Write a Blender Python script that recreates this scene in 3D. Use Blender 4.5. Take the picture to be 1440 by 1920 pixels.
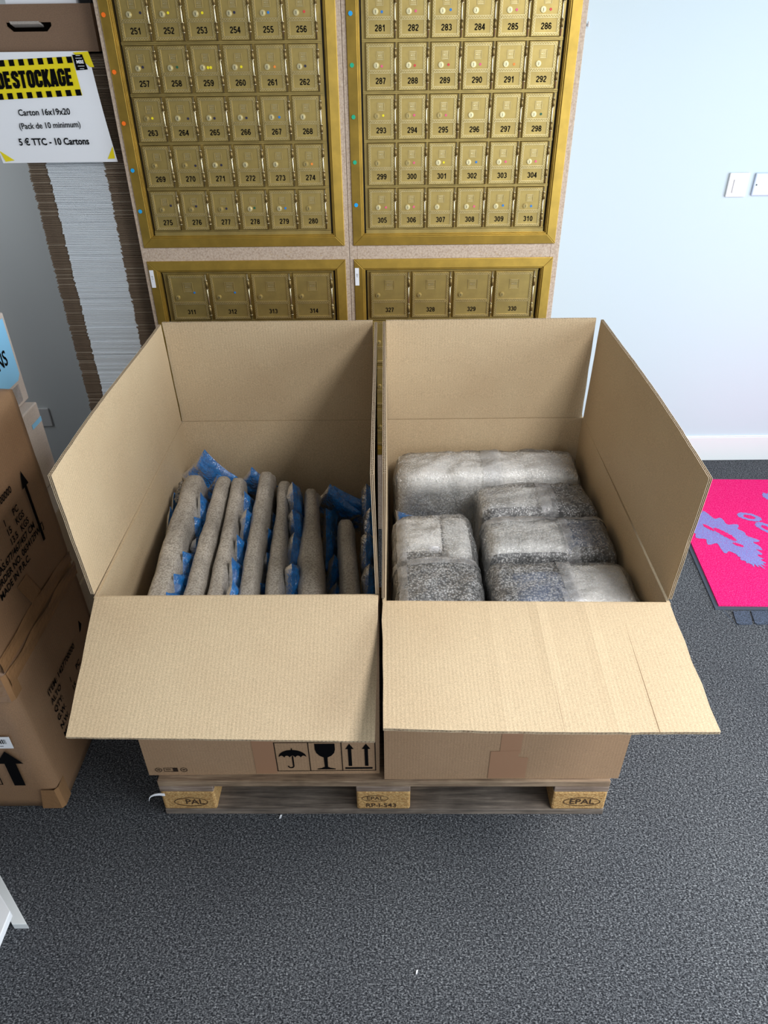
import bpy, bmesh, math, random
from mathutils import Vector, Matrix, noise
random.seed(7)
for o in list(bpy.data.objects): bpy.data.objects.remove(o)
S = bpy.context.scene
COL = S.collection
R = math.radians

# ------------------------------------------------------------------ camera
def make_camera():
    f, X, Y, Z, p, yaw, roll = 1343.15, .0081, -1.1786, 1.7858, .5883, -.0054, .0126
    cp, sp = math.cos(p), math.sin(p)
    fw = Vector((math.sin(yaw)*cp, math.cos(yaw)*cp, -sp)); r = Vector((math.cos(yaw), -math.sin(yaw), 0)); d = fw.cross(r)
    c, s = math.cos(roll), math.sin(roll)
    r2 = r*c + d*s; d2 = d*c - r*s
    cam = bpy.data.cameras.new('camera'); o = bpy.data.objects.new('camera', cam); COL.objects.link(o)
    m = Matrix((r2, -d2, -fw)).transposed().to_4x4(); m.translation = (X, Y, Z)
    o.matrix_world = m
    cam.sensor_fit = 'VERTICAL'; cam.sensor_height = 36; cam.sensor_width = 27
    cam.lens = f/1920*36; cam.clip_start = .02
    S.camera = o
make_camera()

# ------------------------------------------------------------------ light
S.view_settings.view_transform = 'Standard'
S.view_settings.look = 'None'
S.view_settings.gamma = 1
S.view_settings.use_curve_mapping = False
S.view_settings.exposure = 0.1
W = bpy.data.worlds.new('daylight'); S.world = W; W.use_nodes = True
W.node_tree.nodes['Background'].inputs[0].default_value = (.78, .89, 1, 1)
W.node_tree.nodes['Background'].inputs[1].default_value = .6
def area(name, loc, target, sx, sy, power, col):
    l = bpy.data.lights.new(name, 'AREA'); l.shape = 'RECTANGLE'; l.size = sx; l.size_y = sy; l.energy = power; l.color = col
    o = bpy.data.objects.new(name, l); COL.objects.link(o); o.location = loc
    o.rotation_euler = (Vector(target)-Vector(loc)).to_track_quat('-Z', 'Y').to_euler()
    return o
# daylight entering through the glazed shop front on the right and the window behind the camera
area('window_light', (2.82, -.75, 1.4), (0, -.55, 1.25), 3.4, 2.2, 128, (.86, .94, 1))
area('front_window_light', (1.4, -3.85, 1.5), (1.4, 0, 1.2), 2.6, 2.0, 32, (.9, .96, 1))
area('ceiling_panel_light', (1.2, -.75, 2.66), (1.2, -.75, 0), .6, 1.2, 60, (1, .98, .96))
area('added_left_fill', (-2.34, 1.15, 1.6), (-1.4, 1.949, 1.1), .9, 1.8, 9, (.9, .96, 1))  # added fill lamp brightening the left back wall; the left wall has no opening
area('ceiling_panel_light', (-.9, -2.2, 2.66), (-.9, -2.2, 0), .6, 1.2, 4, (1, .97, .92))

# ------------------------------------------------------------------ helpers
def lin(r, g, b):
    def f(c):
        c /= 255
        return c/12.92 if c <= .04045 else ((c+.055)/1.055)**2.4
    return (f(r), f(g), f(b), 1)

class MB:
    """collects geometry in world coordinates, builds one mesh object"""
    def __init__(s): s.v = []; s.f = []; s.m = []
    def add(s, vs, fs, mi=0):
        n = len(s.v); s.v += [tuple(v) for v in vs]
        for f in fs: s.f.append([i+n for i in f]); s.m.append(mi)
        return s
    def hexa(s, p, mi=0):   # p: 4 bottom ccw, 4 top
        return s.add(p, [(3,2,1,0),(4,5,6,7),(0,1,5,4),(1,2,6,5),(2,3,7,6),(3,0,4,7)], mi)
    def box(s, a, b, mi=0):
        x0,y0,z0 = a; x1,y1,z1 = b
        return s.hexa([(x0,y0,z0),(x1,y0,z0),(x1,y1,z0),(x0,y1,z0),(x0,y0,z1),(x1,y0,z1),(x1,y1,z1),(x0,y1,z1)], mi)
    def poly(s, pts, mi=0): return s.add(pts, [tuple(range(len(pts)))], mi)
    def prism(s, pts, off, mi=0):
        off = Vector(off); a = [Vector(p) for p in pts]; b = [p+off for p in a]; n = len(a)
        fs = [tuple(range(n))[::-1], tuple(range(n, 2*n))] + [(i, (i+1)%n, n+(i+1)%n, n+i) for i in range(n)]
        return s.add(a+b, fs, mi)
    def cyl(s, c, axis, r, h, n=16, mi=0, r2=None):
        c = Vector(c); ax = Vector(axis).normalized(); u = ax.orthogonal().normalized(); w = ax.cross(u)
        r2 = r if r2 is None else r2
        a = [c+(u*math.cos(t)+w*math.sin(t))*r for t in [2*math.pi*i/n for i in range(n)]]
        b = [c+ax*h+(u*math.cos(t)+w*math.sin(t))*r2 for t in [2*math.pi*i/n for i in range(n)]]
        fs = [tuple(range(n))[::-1], tuple(range(n, 2*n))] + [(i, (i+1)%n, n+(i+1)%n, n+i) for i in range(n)]
        return s.add(a+b, fs, mi)
    def grid(s, fn, nu, nv, mi=0):
        n = len(s.v)
        for j in range(nv+1):
            for i in range(nu+1): s.v.append(tuple(fn(i/nu, j/nv)))
        for j in range(nv):
            for i in range(nu):
                a = n+j*(nu+1)+i; s.f.append([a, a+1, a+nu+2, a+nu+1]); s.m.append(mi)
        return s
    def mesh(s, name, mats, smooth=False):
        me = bpy.data.meshes.new(name); me.from_pydata(s.v, [], s.f)
        for m in (mats if isinstance(mats, (list, tuple)) else [mats]): me.materials.append(m)
        me.polygons.foreach_set('material_index', s.m)
        if smooth: me.polygons.foreach_set('use_smooth', [True]*len(s.f))
        me.update(); return me
    def build(s, name, mats, parent=None, smooth=False, bevel=0, origin=None):
        base = wloc(parent) if parent is not None else Vector(origin or (0,0,0))
        s.v = [tuple(Vector(v)-base) for v in s.v]
        o = bpy.data.objects.new(name, s.mesh(name, mats, smooth)); COL.objects.link(o)
        if parent is not None: o.parent = parent
        else: o.location = base
        if bevel:
            md = o.modifiers.new('bevel', 'BEVEL'); md.width = bevel; md.segments = 2; md.limit_method = 'ANGLE'; md.angle_limit = R(40)
        return o
def wloc(o):
    v = Vector((0,0,0))
    while o is not None: v += o.location; o = o.parent
    return v
def tag(o, label=None, cat=None, group=None, kind=None):
    if label: o['label'] = label
    if cat: o['category'] = cat
    if group: o['group'] = group
    if kind: o['kind'] = kind
    return o
def thing(name, label, cat, loc, group=None):
    o = bpy.data.objects.new(name, None); COL.objects.link(o); o.location = loc; o.empty_display_size = .05
    return tag(o, label, cat, group)
def inst(name, me, parent, loc=(0,0,0)):
    o = bpy.data.objects.new(name, me); COL.objects.link(o); o.parent = parent; o.location = loc; return o
TC = {}
def text_geo(s, size=1.0, bold=0.0, sx=1.0, align='CENTER'):
    k = (s, size, bold, sx, align)
    if k in TC: return TC[k]
    cu = bpy.data.curves.new('t', 'FONT'); cu.body = s; cu.size = size; cu.align_x = align; cu.align_y = 'CENTER'; cu.offset = bold; cu.resolution_u = 3
    ob = bpy.data.objects.new('t', cu); COL.objects.link(ob); bpy.context.view_layer.update()
    me = bpy.data.meshes.new_from_object(ob)
    vs = [(v.co.x*sx, v.co.y) for v in me.vertices]; fs = [tuple(p.vertices) for p in me.polygons]
    bpy.data.objects.remove(ob); bpy.data.curves.remove(cu); bpy.data.meshes.remove(me)
    TC[k] = (vs, fs); return TC[k]
def put_text(mb, s, size, org, right, up, bold=0.0, sx=1.0, align='CENTER', mi=0):
    vs, fs = text_geo(s, size, bold, sx, align); org = Vector(org); right = Vector(right); up = Vector(up)
    return mb.add([org+right*x+up*y for x, y in vs], fs, mi)

def arc(cx, cy, rx, ry, a0, a1, n=14): return [(cx+rx*math.cos(R(a0+(a1-a0)*i/n)), cy+ry*math.sin(R(a0+(a1-a0)*i/n))) for i in range(n+1)]
GL = {'0': [arc(.29,.5,.2,.415,0,360,24)], '1': [[(.09,.715),(.24,.75),(.34,.90)], [(.355,0),(.355,1)]],
 '2': [arc(.29,.69,.2,.225,175,-25,12)+[(.34,.42),(.12,.20),(.10,.085)], [(.06,.085),(.52,.085)]],
 '3': [arc(.275,.70,.185,.215,160,-85,14), arc(.28,.30,.21,.215,85,-160,14)],
 '4': [[(.40,0),(.40,.97)], [(.37,.93),(.08,.305),(.56,.305)]],
 '5': [[(.49,.915),(.16,.915),(.115,.50)], arc(.275,.32,.215,.235,140,-160,16)],
 '6': [arc(.29,.315,.2,.23,0,360,22), arc(.295,.5,.205,.415,35,180,10)+[(.09,.32)]],
 '7': [[(.05,.915),(.51,.915)], [(.47,.90),(.36,.60),(.27,.30),(.23,0)]],
 '8': [arc(.29,.715,.175,.2,0,360,20), arc(.29,.295,.205,.21,0,360,22)],
 '9': [arc(.29,.685,.2,.23,0,360,22), arc(.285,.5,.205,.415,-145,0,10)+[(.49,.68)]]}
IM = {'D': [[(.12,.11),(.12,.89),(.29,.89),(.39,.80),(.39,.20),(.29,.11),(.12,.11)]], 'E': [[(.12,0),(.12,1)],[(.12,.11),(.43,.11)],[(.12,.51),(.40,.51)],[(.12,.89),(.43,.89)]],
 'S': [[(.40,.66),(.40,.80),(.33,.89),(.19,.89),(.12,.80),(.12,.66),(.40,.40),(.40,.20),(.33,.11),(.19,.11),(.12,.20),(.12,.34)]], 'T': [[(.01,.89),(.47,.89)],[(.24,0),(.24,.89)]],
 'O': [[(.12,.2),(.12,.8),(.19,.89),(.33,.89),(.40,.8),(.40,.2),(.33,.11),(.19,.11),(.12,.2)]], 'C': [[(.40,.62),(.40,.8),(.33,.89),(.19,.89),(.12,.8),(.12,.2),(.19,.11),(.33,.11),(.40,.2),(.40,.38)]],
 'K': [[(.12,0),(.12,1)],[(.42,1),(.22,.5),(.44,0)]], 'A': [[(.09,0),(.21,1)],[(.41,0),(.29,1)],[(.14,.22),(.36,.22)]],
 'G': [[(.40,.64),(.40,.8),(.33,.89),(.19,.89),(.12,.8),(.12,.2),(.19,.11),(.33,.11),(.40,.2),(.40,.46),(.28,.46)]]}
def stroke_geo(txt, font, w, adv):
    vs, fs = [], []; x0 = -adv*len(txt)/2
    for ch in txt:
        for path in font[ch]:
            P = [Vector(p) for p in path]; closed = (P[0]-P[-1]).length < 1e-4; n = len(P); base = len(vs)
            for i in range(n):
                a = P[i]-P[i-1] if i > 0 else (P[0]-P[-2] if closed else P[1]-P[0]); b = P[i+1]-P[i] if i < n-1 else (P[1]-P[0] if closed else P[-1]-P[-2])
                a = a.normalized(); b = b.normalized(); na = Vector((-a.y, a.x)); nb = Vector((-b.y, b.x)); m = (na+nb).normalized(); k = w/2/max(.55, m.dot(nb))
                for sg in (1, -1): q = P[i]+m*k*sg; vs.append((q.x+x0, q.y-.5))
            for i in range(n-1): fs.append((base+2*i, base+2*i+1, base+2*i+3, base+2*i+2))
        x0 += adv
    return vs, fs

# ------------------------------------------------------------------ materials
def mat(name, col=(200,200,200), rough=.6, metal=0, spec=.5):
    m = bpy.data.materials.new(name); m.use_nodes = True; b = m.node_tree.nodes['Principled BSDF']
    b.inputs['Base Color'].default_value = lin(*col); b.inputs['Roughness'].default_value = rough
    b.inputs['Metallic'].default_value = metal; b.inputs['Specular IOR Level'].default_value = spec
    return m
class N:
    def __init__(s, m): s.m = m; s.t = m.node_tree; s.b = s.t.nodes['Principled BSDF']
    def n(s, ty, **kw):
        x = s.t.nodes.new(ty)
        for k, v in kw.items():
            if k in x.inputs.keys(): x.inputs[k].default_value = v
            else: setattr(x, k, v)
        return x
    def l(s, a, b): s.t.links.new(a, b)
    def coord(s, scale=(1,1,1), rot=(0,0,0)):
        c = s.n('ShaderNodeTexCoord'); mp = s.n('ShaderNodeMapping'); mp.inputs['Scale'].default_value = scale; mp.inputs['Rotation'].default_value = rot
        s.l(c.outputs['Object'], mp.inputs[0]); return mp.outputs[0]
    def noise(s, vec, scale, detail=3, rough=.6):
        x = s.n('ShaderNodeTexNoise'); x.inputs['Scale'].default_value = scale; x.inputs['Detail'].default_value = detail; x.inputs['Roughness'].default_value = rough
        s.l(vec, x.inputs['Vector']); return x.outputs['Fac']
    def ramp(s, fac, stops):
        x = s.n('ShaderNodeValToRGB'); e = x.color_ramp.elements
        while len(e) < len(stops): e.new(.5)
        for i, (p, c) in enumerate(stops): e[i].position = p; e[i].color = lin(*c)
        s.l(fac, x.inputs[0]); return x.outputs[0]
    def mix(s, fac, a, b, mode='MIX'):
        x = s.n('ShaderNodeMixRGB'); x.blend_type = mode
        for i, v in enumerate((fac, a, b)):
            if hasattr(v, 'node'): s.l(v, x.inputs[i])
            else: x.inputs[i].default_value = v
        return x.outputs[0]
    def bump(s, h, strength=.3, dist=.001, prev=None):
        x = s.n('ShaderNodeBump'); x.inputs['Strength'].default_value = strength; x.inputs['Distance'].default_value = dist
        s.l(h, x.inputs['Height'])
        if prev is not None: s.l(prev, x.inputs['Normal'])
        return x.outputs[0]
    def base(s, c): s.l(c, s.b.inputs['Base Color'])
    def nrm(s, c): s.l(c, s.b.inputs['Normal'])

def cardboard(name, c0, c1, flute=None, rough=.55, spec=.5, strength=.13):
    m = mat(name, c0, rough, 0, spec); k = N(m); v = k.coord()
    big = k.noise(v, 4, 3); fib = k.noise(k.coord((1,1,1)), 420, 4, .7)
    col = k.ramp(big, [(.3, c0), (.7, c1)])
    sp = k.ramp(fib, [(.35, (214,214,214)), (.65, (255,255,255))])
    k.base(k.mix(1, col, sp, 'MULTIPLY'))
    b = k.bump(fib, .12, .0006)
    if flute:
        wv = k.n('ShaderNodeTexWave'); wv.bands_direction = flute; wv.inputs['Scale'].default_value = 40; wv.inputs['Distortion'].default_value = .6; wv.inputs['Detail'].default_value = 2
        k.l(v, wv.inputs['Vector'])
        b = k.bump(wv.outputs['Fac'], strength, .0012, b)
    k.nrm(b); return m
M = {}
M['card_x'] = cardboard('cardboard_flutes_x', (210,188,154), (203,179,145), 'X')
M['card_y'] = cardboard('cardboard_flutes_y', (210,188,154), (203,179,145), 'Y', strength=.12)
M['card_out'] = cardboard('cardboard_outside', (186,152,120), (177,143,111), 'X', strength=.1)
M['liner'] = mat('cardboard_torn_edge', (205,190,165), .8)
M['flute'] = mat('cardboard_fluting', (150,125,98), .85)
M['carton'] = cardboard('shipping_carton', (160,126,96), (150,116,86), 'Y', rough=.5, strength=.1)
M['carton_pale'] = cardboard('pale_carton', (216,206,198), (208,196,188), None)
M['carton_top'] = cardboard('brown_carton', (140,112,90), (132,104,82), None)
M['ink'] = mat('black_print', (12,12,14), .8, spec=.05)
M['ink_soft'] = mat('worn_black_print', (48,36,28), .75, spec=.2)
M['tape'] = mat('brown_tape', (166,126,98), .35, spec=.5)
M['tape_shiny'] = mat('shiny_brown_tape', (146,110,76), .18, spec=.7)
k = N(M['tape_shiny']); k.nrm(k.bump(k.noise(k.coord((1,1,1)), 55, 4, .65), .5, .004))
M['paper'] = mat('white_paper', (238,240,246), .55)
M['yellow'] = mat('yellow_print', (236,216,18), .55)
M['bluepaper'] = mat('light_blue_paper', (140,205,246), .5)
M['white'] = mat('white_paint', (226,230,232), .55)
M['wall'] = mat('white_wall_paint', (196,212,220), .6); k = N(M['wall']); k.nrm(k.bump(k.noise(k.coord(), 60, 3), .08, .002))
M['wall_shaded'] = mat('shaded_white_wall_paint', (212,216,218), .38); k = N(M['wall_shaded']); k.nrm(k.bump(k.noise(k.coord(), 40, 3), .05, .002))  # white wall that only looks grey in shade; colour lightened to offset it
M['shopwall'] = mat('shop_wall_paint', (104,102,100), .7); M['ceil'] = mat('ceiling_tiles', (150,150,148), .8)
M['greyplate'] = mat('grey_plastic', (208,208,210), .4)
M['plastic'] = mat('white_plastic', (236,239,244), .35)
M['plastic_blue'] = mat('pale_blue_plastic', (205,217,240), .35)
M['dark'] = mat('dark_plastic', (22,22,24), .5)
# carpet
M['carpet'] = mat('carpet', (60,62,66), .95, spec=.1)
k = N(M['carpet']); v = k.coord((1, 1.5, 1)); a = k.noise(v, 210, 4, .75); bg = k.noise(k.coord(), 1.6, 3); c2 = k.noise(k.coord((1.4, 1, 1), (0, 0, .6)), 110, 3, .7)
cc = k.ramp(a, [(.34, (24,26,30)), (.47, (72,75,80)), (.57, (140,143,147)), (.68, (205,207,208))])
cc = k.mix(1, cc, k.ramp(c2, [(.35, (150,150,154)), (.65, (255,255,255))]), 'MULTIPLY')
cc = k.mix(1, cc, k.ramp(bg, [(.3, (225,225,228)), (.7, (255,255,255))]), 'MULTIPLY')
k.base(cc); k.nrm(k.bump(a, .7, .004))
# chipboard
M['chip'] = mat('chipboard', (190,170,150), .7); k = N(M['chip']); v = k.coord((1, 1, 1.0))
a = k.noise(v, 160, 4, .7); st = k.noise(k.coord((1, 1, 3), (0, .6, 0)), 60, 3, .6)
cc = k.ramp(a, [(.3, (160,136,116)), (.5, (188,168,150)), (.7, (206,188,170))]); cc = k.mix(1, cc, k.ramp(st, [(.62, (255,255,255)), (.7, (255,244,214))]), 'MULTIPLY'); k.base(cc); k.nrm(k.bump(a, .15, .001))
# brass
def brass(name, c, rough, bumpy=0):
    m = mat(name, c, rough, .72); k = N(m); v = k.coord((1, 1, 1)); a = k.noise(v, 14, 4, .6)
    d = tuple(int(x*.86) for x in c); k.base(k.ramp(a, [(.3, d), (.7, c)]))
    f = k.noise(k.coord((40, 1, 4)), 20, 2); k.nrm(k.bump(f, .04, .0006)); return m
M['brass'] = brass('aged_brass', (190,166,100), .45)
M['brass_frame'] = brass('brushed_brass', (190,156,70), .45)
M['brass_orn'] = brass('ornament_brass', (230,212,160), .33)
M['brass_dark'] = brass('dark_brass', (146,124,78), .4)
M['rod'] = mat('bright_hinge_pin', (222,210,176), .3, 1)
M['lock'] = mat('pale_brass_lock', (226,214,168), .3, .55)
M['lock_dull'] = mat('dull_brass_lock', (190,170,112), .35, .6)
DOT = {n: mat(n+'_dot_sticker', c, .5) for n, c in dict(navy=(40,38,62), yellow=(238,220,30), blue=(38,122,200), red=(214,66,64), green=(30,92,66), orange=(244,140,54), pink=(226,98,130), teal=(20,170,128), sky=(26,160,226), hot=(255,116,22)).items()}
# bubble wrap, opaque-looking layers over frames
M['wrap'] = mat('bubble_wrap_layers', (176,170,160), .32, spec=.6)
k = N(M['wrap']); vo = k.n('ShaderNodeTexVoronoi'); vo.inputs['Scale'].default_value = 230; k.l(k.coord(), vo.inputs['Vector'])
k.base(k.mix(1, k.ramp(vo.outputs['Distance'], [(.1, (206,199,188)), (.8, (150,142,132))]), k.ramp(k.noise(k.coord(), 9, 3), [(.3, (205,205,205)), (.7, (255,255,255))]), 'MULTIPLY'))
k.nrm(k.bump(k.noise(k.coord(), 40, 4), .35, .006, k.bump(vo.outputs['Distance'], -1, .004)))
def film(name, tint, lo, hi, rough=.16, scale=150, bub=.9):
    m = mat(name, tint, rough, spec=.7); k = N(m); vo = k.n('ShaderNodeTexVoronoi'); vo.inputs['Scale'].default_value = scale; k.l(k.coord(), vo.inputs['Vector'])
    wr = k.noise(k.coord((1, 1, 1)), 26, 5, .7)
    k.nrm(k.bump(wr, .7, .012, k.bump(vo.outputs['Distance'], -bub, .004)))
    tr = k.n('ShaderNodeBsdfTransparent'); mx = k.n('ShaderNodeMixShader')
    mr = k.n('ShaderNodeMapRange'); mr.inputs['From Min'].default_value = .1; mr.inputs['From Max'].default_value = .7; mr.inputs['To Min'].default_value = hi; mr.inputs['To Max'].default_value = lo
    k.l(vo.outputs['Distance'], mr.inputs['Value'])
    mm = k.n('ShaderNodeMath'); mm.operation = 'MULTIPLY'; k.l(mr.outputs[0], mm.inputs[0])
    r2 = k.n('ShaderNodeMapRange'); r2.inputs['From Min'].default_value = .35; r2.inputs['From Max'].default_value = .65; r2.inputs['To Min'].default_value = .6; r2.inputs['To Max'].default_value = 1.35
    k.l(wr, r2.inputs['Value']); k.l(r2.outputs[0], mm.inputs[1])
    nb = k.b.inputs['Normal'].links[0].from_socket
    out = k.t.nodes['Material Output']; k.l(mm.outputs[0], mx.inputs[0]); k.l(tr.outputs[0], mx.inputs[1]); k.l(k.b.outputs[0], mx.inputs[2])
    fr = k.n('ShaderNodeFresnel'); fr.inputs['IOR'].default_value = 1.5; k.l(nb, fr.inputs['Normal'])
    gl = k.n('ShaderNodeBsdfGlossy'); gl.inputs['Roughness'].default_value = rough; k.l(nb, gl.inputs['Normal'])
    m2 = k.n('ShaderNodeMixShader'); k.l(fr.outputs[0], m2.inputs[0]); k.l(mx.outputs[0], m2.inputs[1]); k.l(gl.outputs[0], m2.inputs[2]); k.l(m2.outputs[0], out.inputs[0])
    return m
M['film'] = film('clear_bubble_film', (236,238,240), .10, .46, .11, 190)
M['cleartape'] = film('clear_tape_film', (232,234,238), .22, .34, .1, 40, .2)
M['blue'] = film('blue_air_film', (34,132,216), .62, .85, .08, 14, .15)
M['box_dark'] = mat('dark_product_box', (34,38,46), .5)
M['box_black'] = mat('black_product_box', (16,17,20), .4)
M['box_slate'] = mat('slate_product_box', (70,88,118), .5)
M['box_grey'] = mat('grey_product_box', (200,200,198), .6)
M['box_pale'] = mat('pale_product_box', (234,233,230), .6)
# pallet
def wood(name, c0, c1, c2):
    m = mat(name, c0, .8); k = N(m); a = k.noise(k.coord((2.2, 30, 30)), 3, 6, .65); b = k.noise(k.coord(), 5, 4)
    cc = k.ramp(a, [(.3, c0), (.5, c1), (.7, c2)]); k.base(k.mix(1, cc, k.ramp(b, [(.35, (190,186,182)), (.65, (255,255,255))]), 'MULTIPLY')); k.nrm(k.bump(a, .4, .003)); return m
M['wood'] = wood('weathered_pallet_wood', (112,92,76), (158,134,110), (190,166,138))
M['wood_grey'] = wood('grey_pallet_wood', (88,80,74), (128,116,106), (166,152,138))
M['wood_end'] = wood('pallet_end_grain', (104,86,74), (150,130,116), (184,168,154))
M['block'] = mat('pressed_wood_block', (190,150,92), .8); k = N(M['block']); vo = k.n('ShaderNodeTexVoronoi'); vo.inputs['Scale'].default_value = 160; k.l(k.coord((1, 1, 2)), vo.inputs['Vector'])
k.base(k.mix(.55, k.ramp(k.noise(k.coord(), 110, 4, .75), [(.3, (132,92,48)), (.5, (192,152,94)), (.7, (226,192,136))]), k.ramp(vo.outputs['Distance'], [(.1, (226,190,130)), (.7, (160,116,66))]))); k.nrm(k.bump(vo.outputs['Distance'], .4, .003))
M['brand'] = mat('burnt_brand_mark', (62,42,26), .8)
# mat
M['pink'] = mat('pink_pile', (240,26,112), .95, spec=.05); k = N(M['pink']); a = k.noise(k.coord(), 260, 4, .7)
k.base(k.ramp(a, [(.3, (206,10,84)), (.5, (240,28,116)), (.7, (255,92,160))])); k.nrm(k.bump(a, .8, .004))
M['lilac'] = mat('lilac_pile', (140,140,206), .95, spec=.05); k = N(M['lilac']); a = k.noise(k.coord(), 240, 4, .7)
k.base(k.ramp(a, [(.36, (190,80,160)), (.46, (124,130,196)), (.7, (160,166,222))])); k.nrm(k.bump(a, .8, .004))
M['rubber'] = mat('dark_rubber', (62,70,84), .6)
M['rib'] = mat('dark_ribbed_carpet', (50,58,72), .9); k = N(M['rib']); a = k.noise(k.coord(), 240, 3, .7); k.base(k.ramp(a, [(.35, (30,36,46)), (.65, (84,96,118))])); k.nrm(k.bump(a, .6, .004))

# ------------------------------------------------------------------ the room
YW = 1.949
def struct(name, mb, m, **kw): return tag(mb.build(name, m, **kw), kind='structure')
struct('floor', MB().box((-2.4, -4, -.1), (2.9, 2.05, 0)), M['carpet'])
struct('wall_back_left', MB().box((-2.5, YW, 0), (-.12, YW+.1, 2.7)), M['wall_shaded'])
struct('wall_back', MB().box((-.12, YW, 0), (3, YW+.1, 2.7)), M['wall'])
struct('wall_left', MB().box((-2.5, -4, 0), (-2.4, YW, 2.7)), M['shopwall'])
w = MB(); w.box((2.9, -4, 0), (3, YW, .18)); w.box((2.9, -4, 2.5), (3, YW, 2.7)); w.box((2.9, -4, .18), (3, -2.45, 2.5)); w.box((2.9, 1.75, .18), (3, YW, 2.5)); struct('wall_right', w, M['wall'])
w = MB(); w.box((-2.4, -4.1, 0), (2.9, -4, .5)); w.box((-2.4, -4.1, 2.5), (2.9, -4, 2.7)); w.box((-2.4, -4.1, .5), (.1, -4, 2.5)); w.box((2.7, -4.1, .5), (2.9, -4, 2.5)); struct('wall_front', w, M['shopwall'])
struct('ceiling', MB().box((-2.5, -4.1, 2.7), (3, YW+.1, 2.8)), M['ceil'])
w = MB()
for y in (-2.45, -1.4, -.35, .7, 1.69): w.box((2.93, y, .18), (2.97, y+.06, 2.5))
w.box((2.93, -2.45, .18), (2.97, 1.75, .24)); w.box((2.93, -2.45, 2.44), (2.97, 1.75, 2.5)); struct('window_1', w, M['white'])
w = MB()
for x in (.1, 1.37, 2.64): w.box((x, -4.07, .5), (x+.06, -4.03, 2.5))
w.box((.1, -4.07, .5), (2.7, -4.03, .56)); w.box((.1, -4.07, 2.44), (2.7, -4.03, 2.5)); struct('window_2', w, M['white'])
struct('baseboard_back', MB().box((.61, YW-.014, 0), (2.9, YW, .128)).box((.61, YW-.008, .128), (2.9, YW, .134)), M['white'], bevel=.002)

def wall_plate(name, label, cat, x0, x1, z0, z1, m):
    t = thing(name, label, cat, ((x0+x1)/2, YW, (z0+z1)/2))
    MB().box((x0, YW-.011, z0), (x1, YW, z1)).build('plate', m, t, bevel=.004)
    return t
t = wall_plate('light_switch', 'white light switch with square rocker on the white wall', 'switch', 1.388, 1.468, 1.222, 1.312, M['plastic'])
MB().box((1.408, YW-.016, 1.238), (1.452, YW-.009, 1.288)).build('rocker', M['plastic'], t, bevel=.0025)
mb = MB().box((1.424, YW-.0166, 1.279), (1.440, YW-.0158, 1.282)).box((1.422, YW-.0117, 1.301), (1.440, YW-.0109, 1.304)); mb.build('marking', M['greyplate'], t)
t = wall_plate('wall_socket_cover', 'pale bluish blank plate at the right edge beside the light switch', 'wall plate', 1.492, 1.585, 1.226, 1.31, M['plastic_blue'])
MB().cyl((1.502, YW-.0118, 1.267), (0, 1, 0), .003, .002, 10).build('screw', M['dark'], t)
t = wall_plate('wall_outlet', 'pale electrical outlet low on the shaded part of the white wall', 'outlet', -1.69, -1.605, .222, .318, M['greyplate'])
MB().cyl((-1.655, YW-.0125, .272), (0, 1, 0), .006, .003, 12).build('outlet_hole', M['dark'], t)
t = thing('wall_hook', 'tiny grey screw hook on the white wall beside the chipboard edge', 'hook', (.749, YW, 1.805))
MB().cyl((.749, YW, 1.805), (0, -1, 0), .004, .014, 10).cyl((.749, YW-.014, 1.8), (0, 0, 1), .0035, .016, 10).build('peg', M['greyplate'], t)

# ------------------------------------------------------------------ mailbox wall
YU = 1.363
DW, DH = .0905, .124        # small door
LW, LH = .1375, .163        # large door
def ornament(mb, x0, x1, z0, z1, y, pitch, mi=1):
    # flat strip with a row of raised zig-zag studs
    mb.box((x0, y-.0012, z0), (x1, y, z1), 0)
    horiz = (x1-x0) > (z1-z0); L = (x1-x0) if horiz else (z1-z0); Wd = (z1-z0) if horiz else (x1-x0)
    n = max(2, int(L/pitch)); h = Wd*.36
    for i in range(n):
        c = (i+.5)/n*L; s = pitch*.30; o = (Wd*.5) + (h*.42 if i % 2 else -h*.42)
        if horiz: mb.box((x0+c-s, y-.0028, z0+o-h*.6), (x0+c+s, y-.0012, z0+o+h*.6), mi)
        else: mb.box((x0+o-h*.6, y-.0028, z0+c-s), (x0+o+h*.6, y-.0012, z0+c+s), mi)
def bead(mb, x0, x1, z0, z1, y, w=.0013, mi=1):
    mb.box((x0, y-.0022, z0), (x0+w, y, z1), mi); mb.box((x1-w, y-.0022, z0), (x1, y, z1), mi)
    mb.box((x0, y-.0022, z0), (x1, y, z0+w), mi); mb.box((x0, y-.0022, z1-w), (x1, y, z1), mi)
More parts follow.
